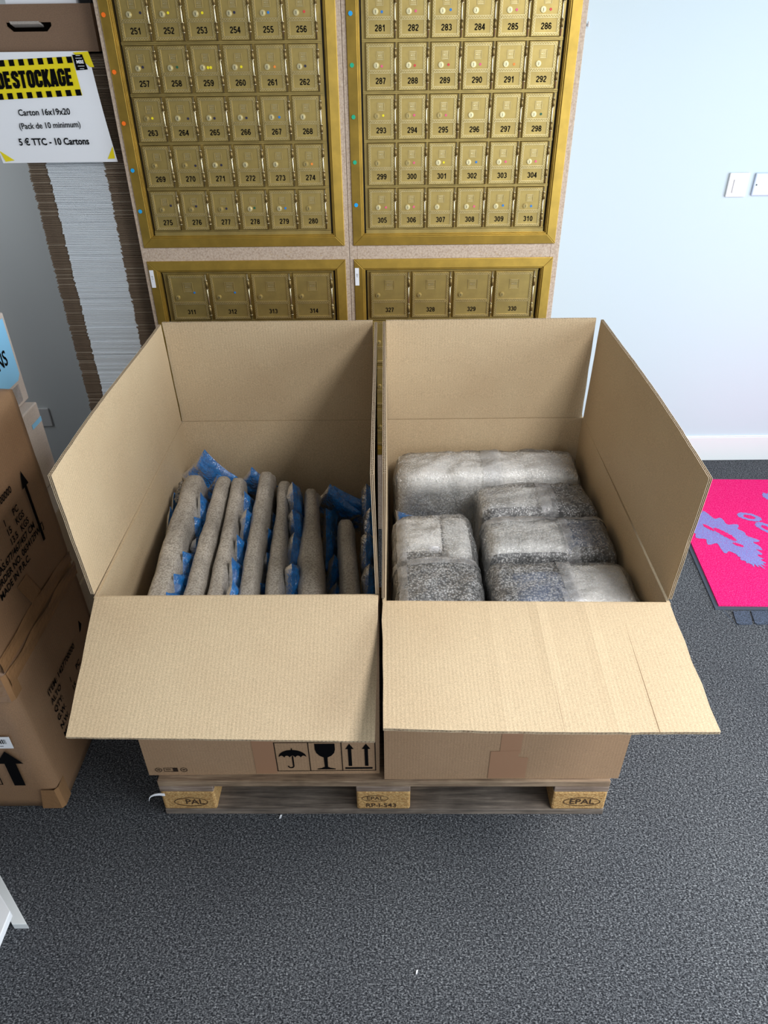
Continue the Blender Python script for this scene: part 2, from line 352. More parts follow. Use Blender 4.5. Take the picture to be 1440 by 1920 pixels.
def door_meshes(w, h, zb, lz, band, mid, lx, pitch, knuckles):
    """origin = centre of the number on the door face; zb = door bottom below it"""
    d = {}
    x0, x1, z0, z1 = -w/2, w/2, zb, zb+h
    mb = MB()
    prof = .0015
    mb.hexa([(x0,.010,z0),(x1,.010,z0),(x1,.010,z1),(x0,.010,z1),(x0+prof,0,z0+prof),(x1-prof,0,z0+prof),(x1-prof,0,z1-prof),(x0+prof,0,z1-prof)])
    d['door'] = mb.mesh('mailbox_door', M['brass'])
    mb = MB(); e = .003; xr = x1-.007
    ornament(mb, x0+e, xr, z1-e-band, z1-e, 0, pitch); ornament(mb, x0+e, xr, z0+e, z0+e+band, 0, pitch)
    ornament(mb, x0+e, x0+e+band, z0+e+band, z1-e-band, 0, pitch); ornament(mb, xr-band, xr, z0+e+band, z1-e-band, 0, pitch)
    ornament(mb, x0+e+band, xr-band, z0+mid, z0+mid+band, 0, pitch)
    bead(mb, x0+e+band, xr-band, z0+e+band, z0+mid, 0); bead(mb, x0+e+band, xr-band, z0+mid+band, z1-e-band, 0)
    d['border'] = mb.mesh('border', [M['brass'], M['brass_orn']])
    mb = MB()
    mb.cyl((x1-.0025, -.003, z0+.001), (0,0,1), .0024, h-.002, 10)
    for a, b in knuckles: mb.cyl((x1-.0015, -.0035, z0+a), (0,0,1), .0042, b-a, 10, 1)
    for a, b in knuckles:
        mb.cyl((x1-.0015, -.0035, z0+a-.002), (0,0,1), .0046, .002, 10, 0); mb.cyl((x1-.0015, -.0035, z0+b), (0,0,1), .0046, .002, 10, 0)
    d['hinge'] = mb.mesh('hinge', [M['rod'], M['brass_dark']], True)
    for nm, m in (('lock', M['lock']), ('lock_dull', M['lock_dull'])):
        mb = MB(); c = (lx, 0, lz)
        mb.cyl((lx, 0, lz), (0,-1,0), .0084, .003, 20, 0, .0078); mb.cyl((lx, -.003, lz), (0,-1,0), .0058, .0016, 20, 0, .0052)
        mb.box((lx-.0007, -.0052, lz-.004), (lx+.0007, -.0044, lz+.0035), 1)
        d[nm] = mb.mesh('lock', [m, M['dark']], False)
    s = w*.24; ez = (z0+mid+band + z1-e-band)/2 + h*.055; ex = (x0+e+band+xr-band)/2+.001
    mb = MB(); bead(mb, ex-s/2, ex+s/2, ez-s/2, ez+s/2, .0008, .0007)
    for i in range(6):
        if i in (2, 3): continue
        zz = ez-s*.40+i*s*.16; mb.box((ex-s*.36, -.0008, zz-s*.03), (ex+s*.36, 0, zz+s*.03))
    put_text(mb, 'MBE', s*.36, (ex, -.0009, ez), (1,0,0), (0,0,1), .003*s, 1)
    d['emblem'] = mb.mesh('emblem', M['brass_orn'])
    return d
SM = door_meshes(DW, DH, -.0262, .0400, .0062, .0470, -.0135, .0037, ((.022,.044),(.086,.108)))
SM_lz = .0400; SM_lx = -.0135
LG = door_meshes(LW, LH, -.030, .0520, .0068, .0580, -.0420, .0040, ((.02,.05),(.112,.142)))
DOTM = MB().cyl((0, -.0004, 0), (0,-1,0), .0033, .0006, 14).mesh('sticker', None) if False else None
dot_cache = {}
def dot_mesh(c, r):
    k = (c, r)
    if k not in dot_cache: dot_cache[k] = MB().cyl((0, 0, 0), (0,-1,0), r, .0008, 16).mesh('dot_sticker', DOT[c])
    return dot_cache[k]
NUM = {}
def num_mesh(n, size):
    mb = MB(); vs, fs = stroke_geo(str(n), GL, .17, .64); q = size*.72; mb.add([(x*q, -.0007, y*q) for x, y in vs], fs)
    return mb.mesh('number', M['ink'])
# number -> (sticker colour, dx from number centre, dz from lock height); bright lock flag list below
ST = {251:('navy',.021,.004),252:('yellow',.004,.003),253:('yellow',.006,.002),254:('navy',.002,.002),255:('blue',.003,.001),256:('red',.010,.002),
257:('navy',.002,.003),258:('green',.008,.002),260:('yellow',.006,.001),261:('orange',.009,0),262:('navy',.004,.001),263:('yellow',.005,.001),264:('navy',.019,-.001),265:('navy',.004,-.001),
266:('navy',.006,-.001),267:('blue',.011,0),270:('navy',.021,-.001),271:('navy',.007,0),274:('orange',.006,0),275:('navy',.018,.013),276:('navy',.004,.010),277:('navy',.006,.002),278:('green',.002,.003),279:('blue',.007,.001),
281:('blue',.005,-.001),282:('pink',.006,0),283:('blue',.010,.002),285:('pink',.007,0),286:('red',.008,0),287:('pink',.003,-.002),288:('red',.005,-.001),289:('red',.009,0),290:('pink',.007,0),291:('orange',.011,-.001),
293:('yellow',.006,.001),294:('pink',.005,.001),295:('pink',.006,0),298:('green',.009,0),300:('pink',.006,0),301:('yellow',.004,0),302:('blue',.011,0),303:('pink',.008,0),304:('pink',.007,0),
305:('pink',.012,0),306:('pink',.007,.001),308:('pink',.012,0),309:('blue',.010,.002),310:('blue',.006,-.001),311:('blue',.019,.017),312:('blue',.016,.016)}
DULL = {269,270,274,275,276,277,280,299,310,300,295,294,293,263} | set(range(311, 343))
def build_bank(label, x0, x1, z0, z1, nums, cols, xn, a, zn, b, door, w, h, zb, numsize):
    t = thing('mailbox_bank', label, 'mailboxes', ((x0+x1)/2, YU, z0))
    yf = YU-.006
    # mitred outer frame, a stepped ridge inside it, then the recess
    fw = .031
    def frame(mb, ax0, ax1, az0, az1, wd, ya, yb, yback, mi=0):
        o = [(ax0,az0),(ax1,az0),(ax1,az1),(ax0,az1)]; i = [(ax0+wd,az0+wd),(ax1-wd,az0+wd),(ax1-wd,az1-wd),(ax0+wd,az1-wd)]
        for k in range(4):
            j = (k+1) % 4
            p = [(o[k][0],yback,o[k][1]),(o[j][0],yback,o[j][1]),(i[j][0],yback,i[j][1]),(i[k][0],yback,i[k][1]),
                 (o[k][0],ya,o[k][1]),(o[j][0],ya,o[j][1]),(i[j][0],yb,i[j][1]),(i[k][0],yb,i[k][1])]
            mb.hexa(p, mi)
    for k in range(1):
        mb = MB(); frame(mb, x0, x1, z0, z1, fw, yf+.003, yf, YU+.012); mb.build('frame', M['brass_frame'], t, bevel=.0015)
    mb = MB(); frame(mb, x0+fw, x1-fw, z0+fw, z1-fw, .0045, yf+.004, yf+.004, YU+.02)
    frame(mb, x0+fw+.0045, x1-fw-.0045, z0+fw+.0045, z1-fw-.0045, .003, yf+.009, yf+.009, YU+.025)
    mb.build('inner_rim', M['brass_frame'], t, bevel=.0008)
    xa, xb = x0+fw+.0075, x1-fw-.0075
    MB().box((xa-.004, YU+.022, z0+fw), (xb+.004, YU+.03, z1-fw)).build('backing', M['dark'], t)
    rows = len(nums)//cols
    # door panel: brass plate behind the doors, with thin rails between rows
    bottom = zn-(rows-1)*b+zb; top = zn+zb+h
    mb = MB().box((xa+.006, YU+.012, bottom-.020), (xb-.006, YU+.021, top+.020))
    for r in range(rows+1):
        zz = zn-(r-1)*b+zb-(b-h)/2 if r else top+.004
        mb.box((xa+.006, YU+.006, zz-.0034), (xb-.006, YU+.012, zz-.0006)); mb.box((xa+.006, YU+.006, zz+.0006), (xb-.006, YU+.012, zz+.0034))
    mb.box((xa+.006, YU+.004, bottom-.020), (xb-.006, YU+.012, bottom-.006))
    mb.box((xa+.006, YU+.004, top+.006), (xb-.006, YU+.012, top+.020))
    mb.build('door_panel', M['brass'], t)
    base = wloc(t)
    for i, n in enumerate(nums):
        c, r = i % cols, i//cols
        loc = Vector((xn+c*a, YU, zn-r*b))-base
        d = inst('mailbox_door', door['door'], t, loc)
        st = ST.get(n)
        d['label'] = 'small brass door numbered %d' % n
        inst('border', door['border'], d); inst('hinge', door['hinge'], d)
        inst('lock', door['lock_dull' if n in DULL else 'lock'], d); inst('emblem', door['emblem'], d)
        inst('number', num_mesh(n, numsize), d)
        lz = SM_lz if door is SM else .052
        if st: inst('dot_sticker', dot_mesh(st[0], .0036), d, (st[1], -.0004, lz+st[2]))
        if n == 259:
            inst('dot_sticker', dot_mesh('yellow', .004), d, (.003, -.0004, lz)); inst('dot_sticker', dot_mesh('yellow', .004), d, (.0115, -.0004, lz))
    return t
UL = build_bank('brass mailbox bank with small doors numbered 251 to 280, upper left', -.8148, -.1279, 1.1856, 1.954, list(range(251, 281)), 6, -.7177, .0976, 1.8008, .1335, SM, DW, DH, -.0262, .0232)
UR = build_bank('brass mailbox bank with small doors numbered 281 to 310, upper right', -.0987, .5885, 1.1856, 1.954, list(range(281, 311)), 6, .0015, .0976, 1.8008, .1335, SM, DW, DH, -.0262, .0232)
LL = build_bank('lower brass mailbox bank with wider doors starting at 311, behind left open box', -.8148, -.1279, .37, 1.1403, list(range(311, 327)), 4, -.6857, .1463, .9625, .173, LG, LW, LH, -.030, .0225)
LR = build_bank('lower brass mailbox bank with wider doors starting at 327, behind right open box', -.0987, .5885, .37, 1.1403, list(range(327, 343)), 4, .0247, .1463, .9625, .173, LG, LW, LH, -.030, .0225)
def frame_dot(t, c, x, z): inst('dot_sticker', dot_mesh(c, .0062), t, Vector((x, YU-.0058, z))-wloc(t))
for c, z in zip(('hot','hot','hot','sky','sky'), (1.841,1.699,1.562,1.428,1.304)): frame_dot(UL, c, -.803, z)
for c, z in zip(('sky','teal','teal','teal','sky'), (1.837,1.709,1.572,1.444,1.316)): frame_dot(UR, c, -.085, z)
for t, x in ((LL, -.804), (LR, -.089)):
    MB().box((x-.007, YU-.0062, 1.052), (x+.007, YU-.0052, 1.112)).build('label_strip', M['paper'], t)
    mb = MB(); put_text(mb, '331 . .' if x > -.5 else '311 . .', .009, (x, YU-.0066, 1.082), (0,0,-1), (1,0,0)); mb.build('label_print', M['ink_soft'], t)
def cabinet(label, x0, x1, fx0, fx1):
    t = thing('mailbox_cabinet', label, 'cabinet', ((x0+x1)/2, YU, 0))
    yc = YU+.0015; e = .012
    def b(n, a, c): MB().box(a, c).build(n, M['chip'], t, bevel=.0015)
    b('stile', (x0, yc, 0), (fx0+e, yc+.018, 2.05)); b('stile', (fx1-e, yc, 0), (x1, yc+.018, 2.05))
    for z0, z1 in ((0, .37+e), (1.1403-e, 1.1856+e), (1.954-e, 2.05)): b('rail', (fx0+e, yc, z0), (fx1-e, yc+.018, z1))
    b('side_panel', (x0, yc+.018, 0), (x0+.018, YW-.004, 2.05)); b('side_panel', (x1-.018, yc+.018, 0), (x1, YW-.004, 2.05))
    b('top_panel', (x0+.018, yc+.018, 2.032), (x1-.018, YW-.004, 2.05)); b('back_panel', (x0+.018, YW-.012, 0), (x1-.018, YW-.004, 2.032))
cabinet('left chipboard cabinet holding the mailboxes 251 to 280', -.829, -.1138, -.8148, -.1279)
cabinet('right chipboard cabinet holding the mailboxes 281 to 310', -.1128, .6065, -.0987, .5885)

# ------------------------------------------------------------------ pallet
def build_pallet():
    t = thing('euro_pallet', 'weathered wooden pallet under the two open cardboard boxes', 'pallet', (-.0098, 0, 0))
    t.rotation_euler.z = -.0095
    base = wloc(t)
    def b(n, x0, x1, y0, y1, z0, z1, m, bev=.002, mats=None):
        # local coordinates relative to the pallet empty
        mb = MB().box((x0, y0, z0), (x1, y1, z1)); o = mb.build(n, m, None, bevel=bev); o.parent = t; return o
    D = .80
    for i, (y0, wd) in enumerate(((0,.145),(.1925,.1),(.3275,.145),(.5075,.1),(.655,.145))): b('deck_board', -.6, .6, y0, y0+wd, .122, .144, M['wood'])
    for x0 in (-.6, -.0725, .455): b('stringer_board', x0, x0+.145, 0, D, .100, .122, M['wood_end'])
    for x0 in (-.6, -.0725, .455):
        for y0, wd in ((0,.1),(.3275,.145),(.7,.1)): b('block', x0, x0+.145, y0, y0+wd, .022, .100, M['block'], .006)
    for y0, wd in ((0,.1),(.3275,.145),(.7,.1)): b('bottom_board', -.6, .6, y0, y0+wd, 0, .022, M['wood_grey'])
    def oval(mb, cx, cz, rx, rz, wd=.0016):
        n = 40; y = -.0012
        for i in range(n):
            a0, a1 = 2*math.pi*i/n, 2*math.pi*(i+1)/n
            mb.poly([(cx+rx*math.cos(a0),y,cz+rz*math.sin(a0)),(cx+rx*math.cos(a1),y,cz+rz*math.sin(a1)),(cx+(rx-wd)*math.cos(a1),y,cz+(rz-wd)*math.sin(a1)),(cx+(rx-wd)*math.cos(a0),y,cz+(rz-wd)*math.sin(a0))])
    def mark(name, mb): o = mb.build(name, M['brand']); o.parent = t
    mb = MB(); oval(mb, .535, .058, .050, .019, .0022); put_text(mb, 'EPAL', .030, (.535, -.0012, .058), (1,0,0), (0,0,1), .0003, 1.05); mark('brand_mark', mb)
    mb = MB(); oval(mb, -.022, .072, .036, .013); put_text(mb, 'EPAL', .020, (-.022, -.0012, .072), (1,0,0), (0,0,1), 0, 1.05); put_text(mb, 'RP-I-543', .024, (-.006, -.0012, .041), (1,0,0), (0,0,1), .0002, 1.0); mark('brand_mark', mb)
    mb = MB(); oval(mb, -.522, .056, .046, .019, .002); put_text(mb, 'PAL', .030, (-.512, -.0012, .056), (1,0,0), (0,0,1), .0002, 1.05); mark('brand_mark', mb)
build_pallet()
# scrap of torn film caught on the pallet corner
mb = MB(); pts = [Vector(p) for p in ((-.592,-.007,.106),(-.606,-.010,.112),(-.617,-.012,.113),(-.626,-.013,.109),(-.632,-.014,.102),(-.634,-.015,.092))]
for i in range(len(pts)-1):
    a, b_ = pts[i], pts[i+1]; w_ = .0035*(1-i/6)+.0008
    mb.hexa([a+Vector((0,0,-w_)), b_+Vector((0,0,-w_*.8)), b_+Vector((0,-.002,-w_*.8)), a+Vector((0,-.002,-w_)), a+Vector((0,0,w_)), b_+Vector((0,0,w_*.8)), b_+Vector((0,-.002,w_*.8)), a+Vector((0,-.002,w_))])
tag(mb.build('film_scrap', M['paper'], origin=(-.61,-.012,.1)), 'twisted white scrap of film on the left front corner of the pallet', 'scrap')

# ------------------------------------------------------------------ the two open boxes
T = .007
def lerp(a, b, t): return Vector(a)*(1-t)+Vector(b)*t
def flap(name, A, B, Cc, D, nrm, parent, m, dis=None, edge=0.0, seed=0):
    """double-wall corrugated board; A-B hinge, D-C free edge; inner face through ABCD, thickness along nrm"""
    A, B, Cc, D = map(Vector, (A, B, Cc, D)); n = Vector(nrm).normalized(); L = (B-A).length
    rnd = random.Random(seed); ph = [rnd.random()*6 for _ in range(6)]
    def pos(u, v, h):
        eu = 0
        if edge and (u < .001 or u > .999): eu = (noise.noise(Vector((v*9+seed, u*3, 1))) + .5*noise.noise(Vector((v*31+seed, u*3, 5))))*edge/L
        p = lerp(lerp(A, B, u), lerp(D, Cc, u), v) + (B-A)*eu
        if edge and v > .999: p += (D-A).normalized()*noise.noise(Vector((u*24+seed, 3, 0)))*edge*.5
        return p + n*(h + (dis(u, v) if dis else 0))
    mb = MB(); nu = max(24, int(L/.02)); nv = 6; q = .0008
    for h0, h1 in ((0, q), (T/2-q/2, T/2+q/2), (T-q, T)):
        mb.grid(lambda u, v: pos(u, v, h0), nu, nv, 0); mb.grid(lambda u, v: pos(1-u, v, h1), nu, nv, 0)
        mb.grid(lambda u, v: pos(u, 1, h0+(h1-h0)*v), nu, 1, 1)
        for uu in (0, 1): mb.grid(lambda u, v: pos(uu, u, h0+(h1-h0)*v), nv, 1, 1)
    nw = int(L/.0078)
    for ha, hb in ((q, T/2-q/2), (T/2+q/2, T-q)):
        pat = (ha, hb)
        nn = nw*2
        mb.grid(lambda u, v: pos(u, v, pat[int(round(u*nn)) % 2]), nn, nv, 2)
    o = mb.build(name, [m, M['liner'], M['flute']], parent); return o
def open_box(name, label, bot, top, loc):
    """bot/top: outer corners FL, FR, BR, BL"""
    t = thing(name, label, 'box', loc)
    bot = [Vector(p) for p in bot]; top = [Vector(p) for p in top]
    def inset(c):
        ctr = sum(c, Vector())/4; sg = [(1,1),(-1,1),(-1,-1),(1,-1)]
        return [p+Vector((s[0]*T, s[1]*T, 0)) for p, s in zip(c, sg)]
    ib, it = inset(bot), inset(top); ib = [p+Vector((0,0,T)) for p in ib]
    mats = [M['card_out'], M['card_x'], M['card_y'], M['liner']]
    mb = MB(); n = 16
    for k in range(4):
        j = (k+1) % 4
        bul = [0,.0,0,0][k]
        mb.grid(lambda u, v: lerp(lerp(bot[k], bot[j], u), lerp(top[k], top[j], u), v), n, 8, 0)
        mb.grid(lambda u, v: lerp(lerp(ib[j], ib[k], u), lerp(it[j], it[k], u), v), n, 8, 1 if k in (0, 2) else 2)
        mb.add([top[k], top[j], it[j], it[k]], [(0,1,2,3)], 1)
    mb.add(bot, [(3,2,1,0)], 0); mb.add(ib, [(0,1,2,3)], 1)
    mb.build('body', mats, t)
    return t
HG = .0025
def hinge(parent, A, B, nrm, m):
    A, B, n = Vector(A), Vector(B), Vector(nrm).normalized()
    MB().prism([A+n*.002+Vector((0,0,-.006)), B+n*.002+Vector((0,0,-.006)), B+n*.002+Vector((0,0,.006)), A+n*.002+Vector((0,0,.006))], n*.004).build('hinge_strip', m, parent)
# left box
LB = open_box('open_cardboard_box', 'open cardboard box on the left of the pallet, holding wrapped frames', [(-.634,.024,.1455),(-.019,.024,.1455),(-.024,.826,.1455),(-.632,.826,.1455)], [(-.622,-.005,.789),(-.011,-.005,.787),(-.026,.826,.795),(-.630,.826,.795)], (-.32,.42,.1455))
flap('front_flap', (-.619,-.004,.7915), (-.013,-.004,.7895), (-.020,-.282,.664), (-.602,-.290,.690), (0,.3,-1), LB, M['card_x'], lambda u, v: .006*v*v*u, .002, 1)
flap('side_flap', (-.623,.004,.792), (-.623,.812,.797), (-.631,.800,1.110), (-.620,-.024,1.105), (-1,0,0), LB, M['card_y'], lambda u, v: .005*math.sin(u*5)*v, .003, 2)
flap('side_flap', (-.0185,-.002,.790), (-.0265,.812,.797), (-.022,.803,1.110), (-.023,-.030,1.104), (1,0,0), LB, M['card_y'], lambda u, v: -.004*math.sin(u*3.1)*v*(1-v)*4, .003, 3)
flap('back_flap', (-.623,.8195,.7975), (-.030,.8195,.7975), (-.028,.806,1.112), (-.625,.806,1.113), (0,1,0), LB, M['card_x'], None, .002, 4)
# right box
RB = open_box('open_cardboard_box', 'open cardboard box on the right of the pallet, holding bubble wrapped parcels', [(-.006,.006,.1455),(.611,.003,.1455),(.614,.822,.1455),(.004,.822,.1455)], [(-.004,-.020,.781),(.610,-.020,.770),(.620,.826,.795),(.006,.826,.795)], (.31,.41,.1455))
def creases(u, v):
    d = 0
    for c, s in ((.532+.01*v, 1), (.700+.005*v, .7), (.815+.005*v, 1), (.37, .4)): d += -.0016*s*math.exp(-((u-c)/.006)**2)
    return d + .006*v*math.sin(u*3.1)
flap('front_flap', (-.003,-.019,.7835), (.607,-.019,.7725), (.606,-.325,.733), (-.003,-.326,.751), (0,.1,-1), RB, M['card_x'], creases, .004, 5)
flap('side_flap', (.002,-.010,.785), (.012,.812,.797), (.008,.808,1.110), (.007,-.014,1.095), (-1,0,0), RB, M['card_y'], lambda u, v: .003*math.sin(u*3.1)*v*(1-v)*4, .003, 6)
flap('side_flap', (.606,-.012,.776), (.613,.812,.797), (.620,.800,1.111), (.609,-.033,1.090), (1,0,0), RB, M['card_y'], lambda u, v: .006*math.sin(u*4)*v, .004, 7)
flap('back_flap', (.010,.8195,.7975), (.610,.8195,.7975), (.604,.806,1.112), (.010,.806,1.112), (0,1,0), RB, M['card_x'], None, .002, 8)
for t, a, b_ in ((LB, -.62, -.03), (RB, .01, .612)):
    MB().box((a, .8215, .788), (b_, .8255, .804)).build('hinge_strip', M['card_x'], t)
MB().box((-.6285, .01, .786), (-.6255, .81, .801)).build('hinge_strip', M['card_y'], LB)
MB().box((.612, .01, .780), (.615, .81, .800)).build('hinge_strip', M['card_y'], RB)
# prints and tape on the front walls (points on the sloping wall plane)
def fw(box, x, z, o=.0010):
    y0, z0, y1, z1 = (.024,.1455,-.005,.788) if box == 'L' else (.0045,.1455,-.02,.776)
    return Vector((x, y0+(y1-y0)*(z-z0)/(z1-z0)-o, z))
def wallquad(mb, box, x0, x1, z0, z1, o=.001, sk=0): return mb.poly([fw(box,x0,z0,o), fw(box,x1,z0,o), fw(box,x1+sk,z1,o), fw(box,x0+sk,z1,o)])
mb = MB(); wallquad(mb, 'L', -.346, -.290, .150, .45, .0006); mb.build('tape', M['tape'], LB)
mb = MB()
X0, X1, X2, X3, Z0, Z1 = -.288, -.201, -.116, -.029, .160, .2835
for a, b_, c, d in ((X0,X3,Z0,Z0+.002),(X0,X3,Z1-.002,Z1)): wallquad(mb, 'L', a, b_, c, d)
for x in (X0, X1, X2, X3): wallquad(mb, 'L', x-.0011, x+.0011, Z0, Z1)
# umbrella
cx, cz = -.2445, .222; r = .036
arc = [(cx+r*math.cos(math.pi*i/20), cz+.030*math.sin(math.pi*i/20)) for i in range(21)]
scal = []
for k in range(5):
    for i in range(1, 6):
        x = cx-r+2*r*(k+i/6)/5; scal.append((x, cz+.006*math.sin(math.pi*i/6)))
    if k < 4: scal.append((cx-r+2*r*(k+1)/5, cz-.002))
mb.poly([fw('L', x, z) for x, z in arc+scal]); wallquad(mb, 'L', cx-.002, cx+.002, .184, cz+.004); wallquad(mb, 'L', cx-.0015, cx+.0015, cz+.028, cz+.037)
for i in range(10):
    a0, a1 = math.pi*(1+i/10), math.pi*(1+(i+1)/10); q = cx-.007
    mb.poly([fw('L', q+rr*math.cos(a), .184+rr*1.2*math.sin(a)) for rr, a in ((.009,a0),(.009,a1),(.0055,a1),(.0055,a0))])
# goblet
cx = -.1585
gob = [(-.026,.277),(-.026,.252),(-.023,.238),(-.015,.226),(-.005,.219),(-.0042,.178),(-.012,.173),(-.024,.170),(-.024,.167),(.024,.167),(.024,.170),(.012,.173),(.0042,.178),(.005,.219),(.015,.226),(.023,.238),(.026,.252),(.026,.277)]
for i in range(len(gob)//2-1): mb.poly([fw('L', cx+p[0], p[1]) for p in (gob[i], gob[i+1], gob[-2-i], gob[-1-i])])
for cx in (-.095, -.052):
    mb.poly([fw('L', cx+x, z) for x, z in ((-.0045,.181),(.0045,.181),(.0045,.256),(-.0045,.256))]); mb.poly([fw('L', cx+x, z) for x, z in ((-.011,.254),(.011,.254),(0,.276))])
wallquad(mb, 'L', -.109, -.037, .168, .175); mb.build('handling_symbols', M['ink'], LB)
# small recycling marks
mb = MB()
for cx in (-.604, -.537):
    for i in range(14):
        a0, a1 = 2*math.pi*i/14, 2*math.pi*(i+.8)/14
        mb.poly([fw('L', cx+rr*math.cos(a), .170+rr*math.sin(a)) for rr, a in ((.0095,a0),(.0095,a1),(.0072,a1),(.0072,a0))])
    wallquad(mb, 'L', cx-.004, cx+.004, .168, .172)
wallquad(mb, 'L', -.590, -.555, .1775, .179); wallquad(mb, 'L', -.590, -.555, .162, .1635); wallquad(mb, 'L', -.590, -.5885, .162, .179); wallquad(mb, 'L', -.566, -.553, .162, .179)
wallquad(mb, 'L', -.585, -.571, .168, .1695); wallquad(mb, 'L', -.585, -.571, .172, .1735); mb.build('recycling_marks', M['ink_soft'], LB)
mb = MB(); wallquad(mb, 'R', .289, .342, .255, .45, .0006, 0); mb.build('tape', M['tape'], RB)
mb = MB(); mb.poly([fw('R',x,z,.001) for x, z in ((.266,.150),(.364,.150),(.364,.238),(.338,.240),(.338,.267),(.266,.265))]); mb.build('tape', M['tape'], RB)

# ------------------------------------------------------------------ wrapped frames in the left box
def soft_box(x0, x1, y0, y1, z0, z1, rad, amp=.004, fr=14, seed=0, n=14, warp=None, div=None):
    """rounded, slightly lumpy box; returns MB"""
    c = Vector(((x0+x1)/2, (y0+y1)/2, (z0+z1)/2)); h = Vector(((x1-x0)/2, (y1-y0)/2, (z1-z0)/2)); rad = [min(r, hh*.999) for r, hh in zip(rad, h)]
    mb = MB(); idx = {}
    nx, ny, nz = div or (n, n, n)
    def vert(i, j, k):
        key = (i, j, k)
        if key in idx: return idx[key]
        p = Vector((2*i/nx-1, 2*j/ny-1, 2*k/nz-1))
        q = Vector((p.x*h.x, p.y*h.y, p.z*h.z)); core = Vector([max(-(hh-r), min(hh-r, v)) for v, hh, r in zip(q, h, rad)])
        d = Vector([(v-cv)/r for v, cv, r in zip(q, core, rad)])
        if d.length > 1e-6:
            mx = max(abs(d.x), abs(d.y), abs(d.z)); d = d.normalized()*mx
        q = core+Vector([dd*r for dd, r in zip(d, rad)])
        nn = (d.normalized() if d.length > 1e-6 else p.normalized())
        w = c+q
        w += nn*(amp*noise.noise(w*fr+Vector((seed*7.3, 0, seed)))+amp*.5*noise.noise(w*fr*3+Vector((seed, 2, 0))))
        if warp: w = warp(w)
        idx[key] = len(mb.v); mb.v.append(tuple(w)); return idx[key]
    def face(a, b, c_, d): mb.f.append([a, b, c_, d]); mb.m.append(0)
    for i in range(nx):
        for j in range(ny):
            face(vert(i,j,0), vert(i,j+1,0), vert(i+1,j+1,0), vert(i+1,j,0)); face(vert(i,j,nz), vert(i+1,j,nz), vert(i+1,j+1,nz), vert(i,j+1,nz))
    for i in range(nx):
        for k in range(nz):
            face(vert(i,0,k), vert(i+1,0,k), vert(i+1,0,k+1), vert(i,0,k+1)); face(vert(i,ny,k), vert(i,ny,k+1), vert(i+1,ny,k+1), vert(i+1,ny,k))
    for j in range(ny):
        for k in range(nz):
            face(vert(0,j,k), vert(0,j,k+1), vert(0,j+1,k+1), vert(0,j+1,k)); face(vert(nx,j,k), vert(nx,j+1,k), vert(nx,j+1,k+1), vert(nx,j,k+1))
    return mb
#        x near, x far, thick near, thick far, top z, y far, label
FR = [(-.517,-.552,.060,.064,.738,.640,'bubble wrapped frame nearest the left wall of the left box, with ruffled end'),
      (-.4385,-.464,.050,.048,.740,.625,'second bubble wrapped frame from the left in the left box'),
      (-.383,-.420,.046,.044,.738,.622,'third bubble wrapped frame from the left, close beside the second'),
      (-.313,-.342,.046,.050,.744,.645,'fourth bubble wrapped frame from the left, standing tallest at the back'),
      (-.252,-.288,.046,.044,.734,.605,'fifth bubble wrapped frame from the left, pinched near its far end'),
      (-.168,-.208,.060,.042,.728,.575,'sixth bubble wrapped frame from the left, thick near the front'),
      (-.072,-.110,.058,.046,.690,.470,'shortest bubble wrapped frame, nearest the right wall of the left box')]
for i, (xn, xf, tn, tf, zt, yf, lab) in enumerate(FR):
    def warp(p, xn=xn, xf=xf, tn=tn, tf=tf, zt=zt, yf=yf, i=i):
        u = (p.y-.025)/(yf-.025); th = tn+(tf-tn)*u
        if i == 4: th *= 1-.22*math.exp(-((u-.72)/.12)**2)
        if i == 5: th *= 1+.25*math.exp(-((u-.35)/.22)**2)-.15*math.exp(-((u-.75)/.12)**2)
        x = xn+(xf-xn)*u + p.x*th/.05
        x += .004*noise.noise(Vector((u*3, i*5.1, 0)))
        z = p.z-.012*max(0, (u-.85)/.15)**2*(1 if p.z > .5 else 0)
        return Vector((x, p.y, z))
    mb = soft_box(-.025, .025, .025, yf, .1535, zt, (.017,.05,.05), .003, 16, i+1, div=(8, 44, 34), warp=warp)
    t = thing('wrapped_frame', lab, 'wrapped frame', ((xn+xf)/2, .3, .1535), 'bubble wrapped frames in the left box')
    mb.build('bubble_wrap', M['wrap'], t, True)
    # folded wrap end sticking out at the far end and a tape band around the middle
    mb = soft_box(-.020, .020, yf-.03, yf+.012, zt-.16, zt-.035, (.018,.018,.03), .006, 40, i+20, div=(6, 8, 12), warp=lambda p, xf=xf, i=i: Vector((xf+p.x+.004*math.sin(p.z*70+i), p.y, p.z)))
    mb.build('folded_end', M['wrap'], t, True)
    if i == 0:
        mb = soft_box(-.594, -.566, .52, .63, .62, .712, (.012,.03,.03), .010, 55, 33, div=(6, 14, 12)); mb.build('ruffle', M['film'], t, True)

# ------------------------------------------------------------------ blue air cushions
def pillow_mesh(name, a, b, th, seed):
    mb = MB(); n = 14
    def f(side):
        def g(u, v):
            s, t_ = u*2-1, v*2-1
            e = max(0, (1-s**4)*(1-t_**4)); pin = 1-.10*(1-abs(s)**2)*abs(t_)**3
            pin2 = 1-.10*(1-abs(t_)**2)*abs(s)**3
            w = noise.noise(Vector((s*2.3+seed, t_*2.3, seed*1.7)))*.35+noise.noise(Vector((s*6, t_*6+seed, 2)))*.12
            return (side*(th*.5*e**.55*(1+w))+.004*noise.noise(Vector((s*2, t_*2, seed))), s*a*.5*pin2, t_*b*.5*pin)
        return g
    mb.grid(f(1), n, n); mb.grid(f(-1), n, n)
    return mb.mesh(name, M['blue'], True)
PIL = [pillow_mesh('air_cell', .12, .12, .034, s) for s in (1, 2.4, 3.9, 5.2)]
